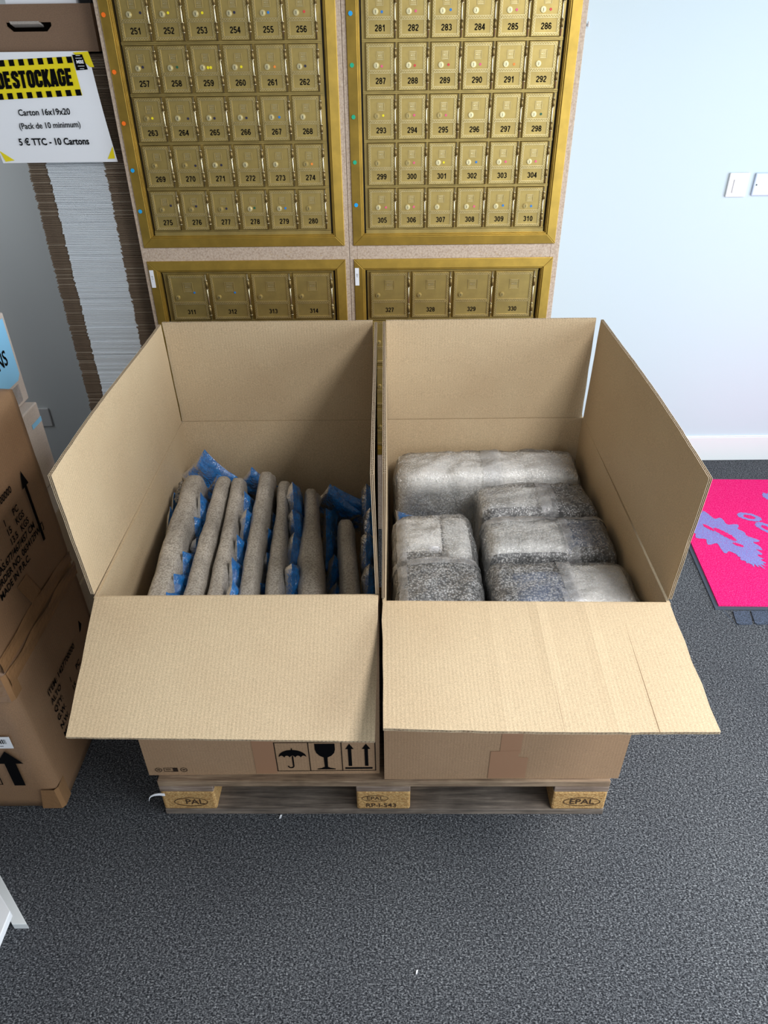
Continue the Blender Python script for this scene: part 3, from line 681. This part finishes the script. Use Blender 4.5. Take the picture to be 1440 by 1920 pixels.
def strip(label, cells):
    c0 = cells[0]; t = thing('air_cushion_strip', label, 'air cushion', c0[:3], 'blue air cushions in the boxes'); base = wloc(t); rnd = random.Random(hash(label) % 1000 if False else len(label)*13)
    for i, (x, y, z, rx, rz, sc, sq) in enumerate(cells):
        o = inst('air_cell', PIL[(i+len(label)) % 4], t, Vector((x, y, z))-base); o.rotation_euler = (R(rx), R(rnd.uniform(-6, 6)), R(rz)); o.scale = (sq, sc, sc)
def chain(x0, x1, y0, y1, z0, z1, n, sc=1, sq=.7, seed=0):
    r = random.Random(seed); out = []
    for i in range(n):
        u = i/max(1, n-1); out.append((x0+(x1-x0)*u+r.uniform(-.004,.004), y0+(y1-y0)*u, z0+(z1-z0)*u+r.uniform(-.012,.012), 45+r.uniform(-18,18), r.uniform(-8,8), sc*r.uniform(.85,1.1), sq))
    return out
strip('blue air cushion chain between the first and second wrapped frames', chain(-.482,-.497,.06,.42,.672,.650,5,.98,.9,1)+[(-.500,.47,.668,40,4,1.0,.8)])
strip('blue air cushion chain between the third and fourth wrapped frames', chain(-.350,-.378,.06,.50,.668,.672,5,.98,.9,2))
strip('dark blue air cushion chain between the fourth and fifth wrapped frames', chain(-.279,-.310,.06,.46,.645,.640,5,.95,.7,3))
strip('blue air cushion chain between the fifth and sixth wrapped frames', chain(-.213,-.246,.06,.50,.660,.680,5,1.05,1.15,4))
strip('dark blue air cushion chain between the sixth and seventh wrapped frames', chain(-.120,-.160,.06,.52,.60,.60,5,1.05,.9,5))
strip('dark blue air cushion chain along the right wall of the left box', chain(-.036,-.050,.07,.55,.64,.66,5,1.05,1.0,6)+[(-.110,.625,.585,20,78,1.15,1)])
strip('tall blue air cushion peaking at the back left corner of the box', [(-.540,.715,.655,45,86,1.15,.9),(-.500,.70,.60,40,80,1.0,.9),(-.545,.72,.53,44,88,1.1,.9)])
strip('small blue air cushion behind the third and fourth wrapped frames', [(-.395,.70,.632,42,86,.85,.9),(-.40,.71,.56,30,82,1.0,.9)])
strip('thin blue air cushion along the left wall of the left box', chain(-.585,-.602,.36,.56,.60,.625,3,1.0,.6,9))
strip('blue air cushion at the far end behind the shortest frame', [(-.150,.62,.595,40,70,1.1,1),(-.155,.63,.52,30,75,1.1,1)])
strip('blue air cushion tucked under the long parcel in the right box', [(.085,.545,.565,85,60,1.0,1.0)])

# ------------------------------------------------------------------ bubble wrapped parcels in the right box
def parcel(label, x0, x1, y0, y1, z1, inner, seed, rot=0, rad=.03, tapes=(), tilt=0, z0=.1535):
    cx, cy = (x0+x1)/2, (y0+y1)/2
    t = thing('bubble_wrapped_parcel', label, 'parcel', (cx, cy, z0), 'bubble wrapped parcels in the right box')
    cr, sr = math.cos(R(rot)), math.sin(R(rot))
    def warp(p):
        q = p-Vector((cx, cy, 0)); sag = -.010*((q.x/((x1-x0)/2))**4+(q.y/((y1-y0)/2))**4)*(1 if p.z > .5 else 0)
        return Vector((cx+q.x*cr-q.y*sr, cy+q.x*sr+q.y*cr, p.z+sag+tilt*q.y*(1 if p.z > .45 else 0)))
    nx, ny = max(18, int((x1-x0)/.011)), max(18, int((y1-y0)/.011)); nz = 30
    mb = soft_box(x0, x1, y0, y1, z0, z1, (rad, rad, rad*.9), .008, 18, seed, div=(nx, ny, nz), warp=warp)
    wv, wf = list(mb.v), list(mb.f)
    mb.build('bubble_wrap', M['film'], t, True)
    g = .011
    for nm, m, a, b_, c, d, zt in inner:     # fractions of the footprint
        X0, X1 = x0+g+(x1-x0-2*g)*a, x0+g+(x1-x0-2*g)*b_; Y0, Y1 = y0+g+(y1-y0-2*g)*c, y0+g+(y1-y0-2*g)*d
        q = soft_box(X0, X1, Y0, Y1, z0+g, z1-g+zt, (.016,.016,.016), .002, 12, seed+3, div=(10, 10, 10), warp=warp); q.build(nm, M[m], t, True)
    for axis, p0, p1 in tapes:               # clear tape bands following the wrap, a touch proud of it
        keep = MB(); mp = {}
        ctr = Vector((cx, cy, (z0+z1)/2))
        for f in wf:
            m_ = sum((Vector(wv[i]) for i in f), Vector())/len(f); u = (m_.x-x0)/(x1-x0) if axis == 'x' else (m_.y-y0)/(y1-y0)
            if p0 <= u <= p1 and m_.z > .4:
                ids = []
                for i in f:
                    if i not in mp: mp[i] = len(keep.v); keep.v.append(tuple(Vector(wv[i])+(Vector(wv[i])-ctr).normalized()*.0016))
                    ids.append(mp[i])
                keep.f.append(ids); keep.m.append(0)
        if keep.f: keep.build('clear_tape', M['cleartape'], t, True)
parcel('long pale bubble wrapped parcel along the back wall of the right box', .030, .592, .625, .795, .715, [('product_box','box_pale',0,1,0,1,0)], 1, 0, .045, [('x',.48,.56)], .05)
parcel('bubble wrapped parcel with a dark right end, in front of the long one', .262, .592, .445, .612, .703, [('product_box','box_grey',0,.66,.3,1,0),('product_box','box_dark',0,.66,0,.3,-.004),('product_box','box_dark',.66,1,0,1,0)], 2, 1, .034, [('x',.52,.66)])
parcel('upright bubble wrapped parcel with pale back and dark blue front, at the left', .022, .238, .055, .452, .706, [('product_box','box_pale',0,.62,.62,1,0),('product_box','box_grey',.62,1,.52,1,0),('product_box','box_dark',0,.62,0,.60,-.003),('product_box','box_black',.62,1,0,.52,0),('address_label','paper',.38,.60,.545,.62,.006)], 3, 0, .04, [('y',.40,.44),('x',.05,.14)], .02)
parcel('bubble wrapped parcel with a black right end, third down on the right side', .258, .592, .245, .432, .712, [('product_box','box_grey',0,.66,.12,1,0),('product_box','box_dark',0,.66,0,.12,-.005),('product_box','box_slate',.66,1,.25,1,0),('product_box','box_black',.66,1,0,.25,-.002)], 4, -1, .036, [('x',.60,.68),('y',.75,.9)])
parcel('bubble wrapped parcel with slate left half and pale right half, nearest the front', .252, .598, .040, .232, .712, [('product_box','box_dark',0,.12,0,1,0),('product_box','box_slate',.12,.52,0,.84,0),('product_box','box_black',.12,.52,.84,1,0),('product_box','box_pale',.54,1,0,1,0)], 5, 1.5, .034, [('x',.47,.58)])

# ------------------------------------------------------------------ flattened cartons stacked at the left
PITCH = .0069; SX0, SX1, SY = -1.172, -.842, 1.42
def sheet_meshes(v):
    r = random.Random(v); mb = MB(); d = .33
    j = [r.uniform(-.0018, .0018) for _ in range(4)]
    mb.box((SX0+.006*r.random(), SY+.004+j[0], .0006), (SX1, SY+d, .0028)); mb.box((SX0+.006*r.random(), SY+.003+j[1], .0040), (SX1-.003*r.random(), SY+d, .0060), 1)
    a = mb.mesh('flattened_carton', [M['sheet'], M['sheet_pale'] if v in (2, 5) else M['sheet']])
    mb = MB(); x0 = -1.105+r.uniform(-.003, .003); x1 = -.915+r.uniform(-.003, .003)
    mb.box((x0, SY+j[2], .0008), (x1, SY+.06, .0028)); mb.box((x0+.001, SY+j[3], .0041), (x1-.002*r.random(), SY+.06, .0062))
    b = mb.mesh('white_flap', M['flapwhite']); return a, b
M['sheet'] = cardboard('carton_edge', (140,120,100), (104,86,70), None, .8); M['sheet_pale'] = cardboard('pale_carton_edge', (186,170,150), (150,132,114), None, .8)
M['flapwhite'] = mat('white_carton_print', (232,238,244), .6)
SH = [sheet_meshes(v) for v in range(8)]
nsh = 253; wx = 0
for i in range(nsh):
    a, b = SH[random.randrange(8)]
    wx = .93*wx+random.uniform(-.0016, .0016)
    o = bpy.data.objects.new('flattened_carton', a); COL.objects.link(o); o.location = (wx*.7 if wx < 0 else wx*.3, random.uniform(-.002, .002), i*PITCH)
    tag(o, 'flattened brown carton with a white flap, in the tall stack beside the mailboxes', 'carton', 'flattened cartons stacked left of the mailboxes')
    if i == nsh-1: o['label'] = 'topmost flattened carton of the tall stack, right under the carton with a hand hole'
    c = bpy.data.objects.new('white_flap', b); COL.objects.link(c); c.parent = o
zt = nsh*PITCH
# carton with a hand hole on top of the stack
t = thing('handle_carton', 'brown carton with a hand hole lying on the flattened carton stack', 'carton', (-1.05, SY, zt))
x0, x1, y0, y1, z0, z1 = -1.36, -.855, 1.415, 1.72, zt+.001, 1.866
hx0, hx1, hz0, hz1 = -1.118, -.983, 1.803, 1.826
mb = MB()
for a in (((x0,y0,z0),(hx0,y0+.006,z1)), ((hx1,y0,z0),(x1,y0+.006,z1)), ((hx0,y0,z0),(hx1,y0+.006,hz0)), ((hx0,y0,hz1),(hx1,y0+.006,z1)), ((x0,y1-.006,z0),(x1,y1,z1)), ((x0,y0+.006,z0),(x0+.006,y1-.006,z1)), ((x1-.006,y0+.006,z0),(x1,y1-.006,z1)), ((x0,y0,z0),(x1,y1,z0+.004)), ((x0,y0,z1),(x1,y1,z1+.005))): mb.box(*a)
# rounded lower corners of the hole
for sx, cx_ in ((1, hx0), (-1, hx1)):
    mb.prism([(cx_,y0,hz0),(cx_+sx*.016,y0,hz0),(cx_,y0,hz0+.014)] if sx > 0 else [(cx_,y0,hz0),(cx_,y0,hz0+.014),(cx_-.016,y0,hz0)], (0,.006,0))
mb.build('body', M['carton_top'], t)
MB().hexa([(hx0+.012,y0+.004,hz1-.004),(hx1-.035,y0+.004,hz1-.004),(hx1-.035,y0+.03,hz1-.012),(hx0+.012,y0+.03,hz1-.012),(hx0+.012,y0-.003,hz1+.003),(hx1-.035,y0-.003,hz1+.003),(hx1-.035,y0+.03,hz1-.006),(hx0+.012,y0+.03,hz1-.006)]).build('handle_flap', M['carton_pale'], t)
tag(MB().box((-1.11, 1.43, 1.8715), (-.90, 1.7, 1.892)).build('paper_ream', M['paper'], origin=(-1, 1.55, 1.8715)), 'white stack of paper on top of the carton with a hand hole', 'paper')
tag(MB().box((-.892, 1.44, 1.8715), (-.86, 1.7, 1.905)).cyl((-.876, 1.438, 1.888), (0,1,0), .012, .004, 14).build('black_binder', M['dark'], origin=(-.876, 1.55, 1.8715)), 'black item standing beside the white paper on the carton', 'binder')

# ------------------------------------------------------------------ price sign
def build_sign():
    t = thing('price_sign', 'white paper sale sign with a yellow and black banner hung on the carton stack', 'sign', (-1.04, 1.395, 1.45))
    O = Vector((-1.23, 1.398, 1.4495)); Wd, H = .373, .303
    def P(u, v, o=0): return O+Vector((u-.090*v, -o-.018*math.sin(math.pi*v/H)*.5-.006*(1-v/H), v))
    mb = MB(); mb.grid(lambda u, v: P(u*Wd, v*H), 8, 8); mb.grid(lambda u, v: P((1-u)*Wd, v*H, -.0006), 8, 8); mb.build('sheet', M['paper'], t)
    def quad(mb, pts, o): mb.poly([P(u, v, o) for u, v in pts])
    def rect(mb, u0, u1, v0, v1, o, cols=6):
        for i in range(cols):
            a, b = u0+(u1-u0)*i/cols, u0+(u1-u0)*(i+1)/cols; quad(mb, [(a,v0),(b,v0),(b,v1),(a,v1)], o)
    # the sheet leans, so u is measured along the printed lines (undo the lean)
    def S_(u, v): return (u+.090*v, v)
    bl, br, tr, tl = S_(-.03,.176), S_(.306,.188), S_(.2955,.290), S_(-.03,.279)
    def B(s, q): return tuple((Vector(bl).lerp(Vector(br), s)).lerp(Vector(tl).lerp(Vector(tr), s), q))
    mb = MB()
    for i in range(8):
        for j in range(8): quad(mb, [B(i/8,j/8), B((i+1)/8,j/8), B((i+1)/8,(j+1)/8), B(i/8,(j+1)/8)], .0012)
    mb.build('yellow_banner', M['yellow'], t); mb = MB()
    quad(mb, [S_(.300,.300), S_(.347,.302), S_(.358,.262), S_(.346,.262)], .0012); mb.build('yellow_corner', M['yellow'], t)
    mb = MB(); quad(mb, [S_(.368,.046), S_(.343,.009), S_(.367,.010)], .0012); mb.build('yellow_corner', M['yellow'], t)
    mb = MB(); quad(mb, [S_(.000,.037), S_(.040,.008), S_(.010,.004)], .0012); mb.build('yellow_corner', M['yellow'], t)
    n = 11
    for q0, q1 in ((0,.16),(.84,1)):
        mb = MB()
        for i in range(n):
            s0 = (i+.42)/n; s1 = (i+.96)/n
            quad(mb, [B(s0,q0), B(s1,q0), B(s1,q1), B(s0,q1)], .0026)
        mb.build('hazard_stripes', M['ink'], t)
    mb = MB()
    def word(s, size, u, v, bold, sx, slope=0, o=.0030, al='CENTER'):
        vs, fs = text_geo(s, size, bold, sx, al)
        mb.add([P(*S_(u+x, v+y+slope*x), o) for x, y in vs], fs)
    vs, fs = stroke_geo('DESTOCKAGE', IM, .215, .525); mb.add([P(*S_(.170+x*.0453, .2335+y*.046+.034*x*.0453), .0030) for x, y in vs], fs); mb.build('headline', M['ink'], t); mb = MB()
    word('Carton 16x19x20', .0245, .176, .1435, .0004, .93, .012)
    word('(Pack de 10 minimum)', .0235, .184, .107, .0003, .92, .02)
    word('5 € TTC - 10 Cartons', .0275, .184, .0605, .0007, .90, .004)
    # small dark logo block with white lines
    mb.build('black_print', M['ink'], t); mb = MB()
    quad(mb, [S_(.303,.254), S_(.338,.256), S_(.328,.295), S_(.298,.294)], .0026); mb.build('logo_block', M['ink'], t)
    mb = MB()
    for k_, (a, b) in enumerate(((.35,.75),(.25,.85),(.2,.9),(.2,.9),(.25,.85),(.35,.75))):
        v = .2575+k_*.0068+(.0 if k_ < 3 else .0)
        if k_ in (2, 3): continue
        quad(mb, [S_(.303+.033*a-(v-.254)*.17, v), S_(.303+.033*b-(v-.254)*.17, v), S_(.303+.033*b-(v-.254)*.17, v+.0013), S_(.303+.033*a-(v-.254)*.17, v+.0013)], .0034)
    vs, fs = text_geo('MBE', .012, .0004, 1, 'CENTER'); mb.add([P(*S_(.318+x, .2755+y), .0034) for x, y in vs], fs)
    mb.build('logo_lines', M['paper'], t)
build_sign()

# ------------------------------------------------------------------ big brown shipping cartons at the left edge
def ship(label, x1, y0, y1, z0, z1, x0, lean=0):
    t = thing('shipping_carton', label, 'carton', ((x0+x1)/2, (y0+y1)/2, z0), None)
    mb = soft_box(x0, x1, y0, y1, z0, z1, (.012,.012,.010), .0025, 7, z0*9+2, div=(14, 16, 14), warp=lambda p: Vector((p.x-lean*(p.z-z0), p.y, p.z)))
    mb.build('body', M['carton'], t, True); return t
def side_text(t, xf, y, z, lines, size, dz, skip=None):
    mb = MB()
    for i, s in enumerate(lines):
        for col, txt in s: put_text(mb, txt, size, (xf, y+col, z-i*dz), (0,1,0), (0,0,1), size*.02, .95, 'LEFT')
    mb.build('carton_print', M['ink'], t)
LINES = [[(0,'ITEM: 1427700000')], [(0,'ALTO')], [(0,'QTY:'),(.11,'1'),(.16,'PC')], [(0,'G.W.'),(.11,'15'),(.16,'KGS')], [(0,'N.W.'),(.11,'13.5'),(.17,'KGS')], [(0,'MEAS.677/467/457 CM')], [(0,'ORDER NO. 0634129WTJ')], [(0,'MADE IN P.R.C.')]]
def up_arrow(mb, f, c, w, h, hw, hh):
    mb.poly([f(c[0]+x, c[1]+z) for x, z in ((-w/2,0),(w/2,0),(w/2,h-hh),(-w/2,h-hh))]); mb.poly([f(c[0]+x, c[1]+z) for x, z in ((-hw/2,h-hh),(hw/2,h-hh),(0,h))])
c1 = ship('lower brown shipping carton on the floor at the left edge, with up arrow', -.897, .028, .487, 0, .520, -1.56, .03)
c2 = ship('upper brown shipping carton stacked on another at the left edge', -.915, .030, .490, .5205, 1.062, -1.58, .012)
xl, xu = -.905, -.9165
side_text(c1, -.9045+.0025, .145, .325, LINES, .026, .033)
side_text(c2, -.9155+.0015, .128, .868, LINES, .026, .0275)
mb = MB(); up_arrow(mb, lambda y, z: Vector((xu+.0035-(z-.66)*.012, y, z)), (.382,.665), .012, .215, .036, .045); mb.build('side_arrow', M['ink'], c2)
mb = MB(); up_arrow(mb, lambda y, z: Vector((xl+.005-(z-.1)*.03, y, z)), (.405,.14), .014, .215, .04, .045); mb.build('side_arrow', M['ink'], c1)
mb = MB(); up_arrow(mb, lambda x, z: Vector((x, .0225, z)), (-.990,.108), .030, .142, .072, .05)
for a, b_, c, d in ((-1.14,-1.034,.112,.115),(-1.14,-1.034,.222,.225)): mb.poly([(a,.0225,c),(b_,.0225,c),(b_,.0225,d),(a,.0225,d)])
mb.poly([(-1.037,.0225,.112),(-1.034,.0225,.112),(-1.034,.0225,.225),(-1.037,.0225,.225)]); mb.build('front_arrow', M['ink'], c1)
MB().box((-1.06, .0226, .262), (-.962, .0236, .306)).build('barcode_label', M['paper'], c1)
mb = MB(); rr = random.Random(3); x = -1.05
while x < -.975: w_ = rr.choice((.001,.002,.0032)); mb.poly([(x,.0222,.280),(x+w_,.0222,.280),(x+w_,.0222,.297),(x,.0222,.297)]); x += w_+rr.choice((.0012,.002))
mb.poly([(-1.05,.0222,.270),(-.985,.0222,.270),(-.985,.0222,.272),(-1.05,.0222,.272)]); mb.poly([(-1.05,.0222,.300),(-1.0,.0222,.300),(-1.0,.0222,.303),(-1.05,.0222,.303)]); mb.build('barcode', M['ink'], c1)
# tape: corner patches (one mesh each) and the wide shiny band over the seam between the cartons
for z0, z1, a in ((.435,.519,.055), (.004,.085,.06)):
    mb = MB(); q = lambda z: -.897-.03*z
    c_ = [(q(z0)-a,.0235,z0),(q(z0)-.006,.0235,z0),(q(z0)+.0015,.034,z0),(q(z0)+.0015,.034+a*.6,z0),(q(z1)-a*.7,.0235,z1),(q(z1)-.006,.0235,z1),(q(z1)+.0015,.034,z1),(q(z1)+.0015,.034+a*.6,z1)]
    mb.add(c_, [(0,1,5,4),(1,2,6,5),(2,3,7,6)]); mb.build('corner_tape', M['tape_shiny'], c1)
mb = MB(); mb.grid(lambda u, v: Vector((-.9095+.0025+.003*math.sin(u*17+v*5)*v, .036+.445*u, .475+.045*v)), 24, 4); mb.build('seam_tape', M['tape_shiny'], c1)
mb = MB(); mb.grid(lambda u, v: Vector((-.9145+.0025+.002*math.sin(u*15+v*5)*v, .036+.445*u, .5215+.04*v+.008*math.sin(u*4)*v)), 24, 4); mb.build('seam_tape', M['tape_shiny'], c2)
mb = MB(); mb.grid(lambda u, v: Vector((-.915+.0028-.012*(.12*v), .20+.055*u+.05*(1-v), .53+.12*v)), 2, 12); mb.build('tape', M['tape_shiny'], c2)

# ------------------------------------------------------------------ pale cartons behind them
def pale(label, x1, y0, y1, z0, z1, x0):
    t = thing('pale_carton', label, 'carton', ((x0+x1)/2, (y0+y1)/2, z0), 'pale cartons stacked behind the brown ones')
    MB().box((x0, y0, z0), (x1, y1, z1)).build('body', M['carton_pale'], t, bevel=.004); return t
pD = pale('pale carton at the bottom of the stack behind the brown cartons', -.985, .50, .80, .0, .318, -1.3)
pC = pale('pale carton third from the top, seen between brown carton and white flap', -.990, .50, .80, .319, .598, -1.3)
pB = pale('pale carton with a thin light blue strip, below the one with the blue sheet', -1.068, .55, .846, .599, .856, -1.36)
pA = pale('topmost pale carton with a light blue sheet on its side', -1.100, .56, .870, .857, 1.128, -1.40)
mb = MB().poly([(-1.0985,.575,.93),(-1.0985,.838,.93),(-1.0985,.855,.945),(-1.0985,.855,1.115),(-1.0985,.575,1.115)]); mb.build('blue_sheet', M['bluepaper'], pA)
mb = MB(); put_text(mb, 'ALISONS', .07, (-1.0975, .812, 1.012), (0,1,0), (0,0,1), .001, .8, 'RIGHT') if False else put_text(mb, 'NS', .062, (-1.0975, .812, 1.012), (0,1,0), (0,0,1), .001, .8, 'RIGHT'); mb.build('sheet_lettering', M['ink'], pA)
MB().poly([(-1.0984,.79,.868),(-1.0984,.832,.868),(-1.0984,.832,.922),(-1.0984,.79,.922)]).build('clear_sticker', M['cleartape'], pA)
MB().poly([(-1.0665,.775,.795),(-1.0665,.842,.795),(-1.0665,.842,.81),(-1.0665,.775,.81)]).build('blue_strip', M['bluepaper'], pB)

# ------------------------------------------------------------------ door mat and ribbed mat
tm = thing('door_mat', 'pink door mat with lilac pattern and dark rubber edge', 'mat', (1.9, 1.3, 0))
A0 = Vector((1.217, .823, .001)); dirL = Vector((.0954, .9954, 0)); dirR = Vector((1, -.03, 0)).normalized()
LL_, LW_ = .94, 1.5
def mp(a, b, z): return A0+dirR*a+dirL*b+Vector((0, 0, z))
mb = MB(); e = .016; mb.hexa([mp(0,0,0), mp(LW_,0,0), mp(LW_,LL_,0), mp(0,LL_,0), mp(.001,.001,.004), mp(LW_,.001,.004), mp(LW_,LL_,.004), mp(.001,LL_,.004)]); mb.build('rubber_edge', M['rubber'], tm)
mb = MB(); mb.hexa([mp(e,e,.004), mp(LW_-e,e,.004), mp(LW_-e,LL_-e,.004), mp(e,LL_-e,.004), mp(e,e,.010), mp(LW_-e,e,.010), mp(LW_-e,LL_-e,.010), mp(e,LL_-e,.010)]); mb.build('pile', M['pink'], tm)
mb = MB()
def blob(cx, cy, rx, ry, rot, n=90, jag=.16, seed=0, r0=0.0, z=.0118):
    pts = []
    for i in range(n):
        a = 2*math.pi*i/n; k_ = 1+jag*noise.noise(Vector((math.cos(a)*6+seed, math.sin(a)*6, seed)))+jag*.5*math.sin(a*17)
        x, y = rx*k_*math.cos(a), ry*k_*math.sin(a); pts.append((x, y))
    c, s = math.cos(rot), math.sin(rot)
    o = [Vector((cx+x*c-y*s, cy+x*s+y*c, z)) for x, y in pts]
    if r0:
        i_ = [Vector((cx+(x*c-y*s)*r0, cy+(x*s+y*c)*r0, z)) for x, y in pts]
        for k_ in range(n): mb.add([o[k_], o[(k_+1)%n], i_[(k_+1)%n], i_[k_]], [(0,1,2,3)])
    else: mb.poly(o)
def spot(*a, **k_):
    global mb
    mb = MB(); blob(*a, **k_); mb.build('lilac_motif', M['lilac'], tm)
spot(1.415, 1.30, .185, .100, R(-58), 110, .30, 1)
spot(1.470, 1.135, .075, .042, R(-75), 60, .25, 4, 0, .0121)
mb = MB(); blob(1.435, 1.285, .055, .016, R(-58), 40, .3, 3); blob(1.385, 1.335, .030, .010, R(-58), 30, .3, 5); blob(1.46, 1.21, .022, .010, R(-40), 30, .3, 8)
for v in range(len(mb.v)): mb.v[v] = (mb.v[v][0], mb.v[v][1], .0124)
tag(mb.build('pink_veins', M['pink'], tm), kind='stuff')
spot(1.592, 1.415, .050, .030, R(-25), 30, .1, 2, .5); spot(1.628, 1.33, .05, .03, R(-60), 30, .15, 3, .45); spot(1.66, 1.23, .07, .03, R(-65), 30, .15, 6, .4); spot(1.775, 1.56, .06, .035, R(-40), 30, .15, 7)

tr = thing('ribbed_mat', 'dark ribbed mat sticking out under the front of the pink mat', 'mat', (1.5, .8, 0))
for i in range(5):
    x = 1.262+i*.066; s = .35*0
    pts = [(x+.010,.742),(x+.055,.742),(x+.06,.747),(x+.060+.016,.812),(x+.016,.812),(x+.003,.748)]
    MB().prism([(a, b, .0002) for a, b in pts], (0, 0, .005)).build('rib', M['rib'], tr)
MB().poly([(1.245,.818,.0006),(1.262,.738,.0006),(1.265,.738,.0006),(1.249,.818,.0006)]).build('edge_trim', M['rubber'], tr)

# ------------------------------------------------------------------ white stand at the lower left edge, scraps
ts = thing('white_display_stand', 'corner of a white low stand on the carpet at the lower left edge', 'stand', (-1.05, -.3, 0))
d = Vector((-.70, .715, 0)); n_ = Vector((-.715, -.70, 0)); Bc = Vector((-.864, -.298, 0))
MB().prism([Bc, Bc+d*.6, Bc+d*.6+Vector((-.036,0,0)), Bc+Vector((-.036,0,0))], (0, 0, .022)).build('base_board', M['white'], ts, bevel=.0015)
MB().prism([(-.885,-.299,.062), (-1.26,.06,.062), (-1.26,-.62,.062), (-.880,-.62,.062)], (0, 0, .022)).build('top_board', M['plastic'], ts, bevel=.002)
MB().prism([(-.93,-.30,.0), (-1.2,-.04,.0), (-1.2,-.5,.0), (-.93,-.5,.0)], (0, 0, .062)).build('support_block', M['white'], ts)
MB().poly([(-.905,-.31,.0847),(-.925,-.29,.0847),(-.935,-.32,.0847),(-.915,-.335,.0847)]).build('yellow_print', M['yellow'], ts)
def pz(x, y, lab, s):
    mb = MB().hexa([(x,y,.001),(x+.004*s,y+.001,.001),(x+.006*s,y+.009*s,.001),(x+.002*s,y+.008*s,.001),(x,y,.003),(x+.004*s,y+.001,.004),(x+.006*s,y+.009*s,.003),(x+.002*s,y+.008*s,.004)])
    tag(mb.build('paper_scrap', M['paper'], origin=(x, y, 0)), lab, 'scrap')
pz(.063, -.405, 'tiny white scrap on the carpet near the bottom of the view', 1)
pz(-.296, -.012, 'tiny white scrap on the carpet in front of the pallet', 1.2)
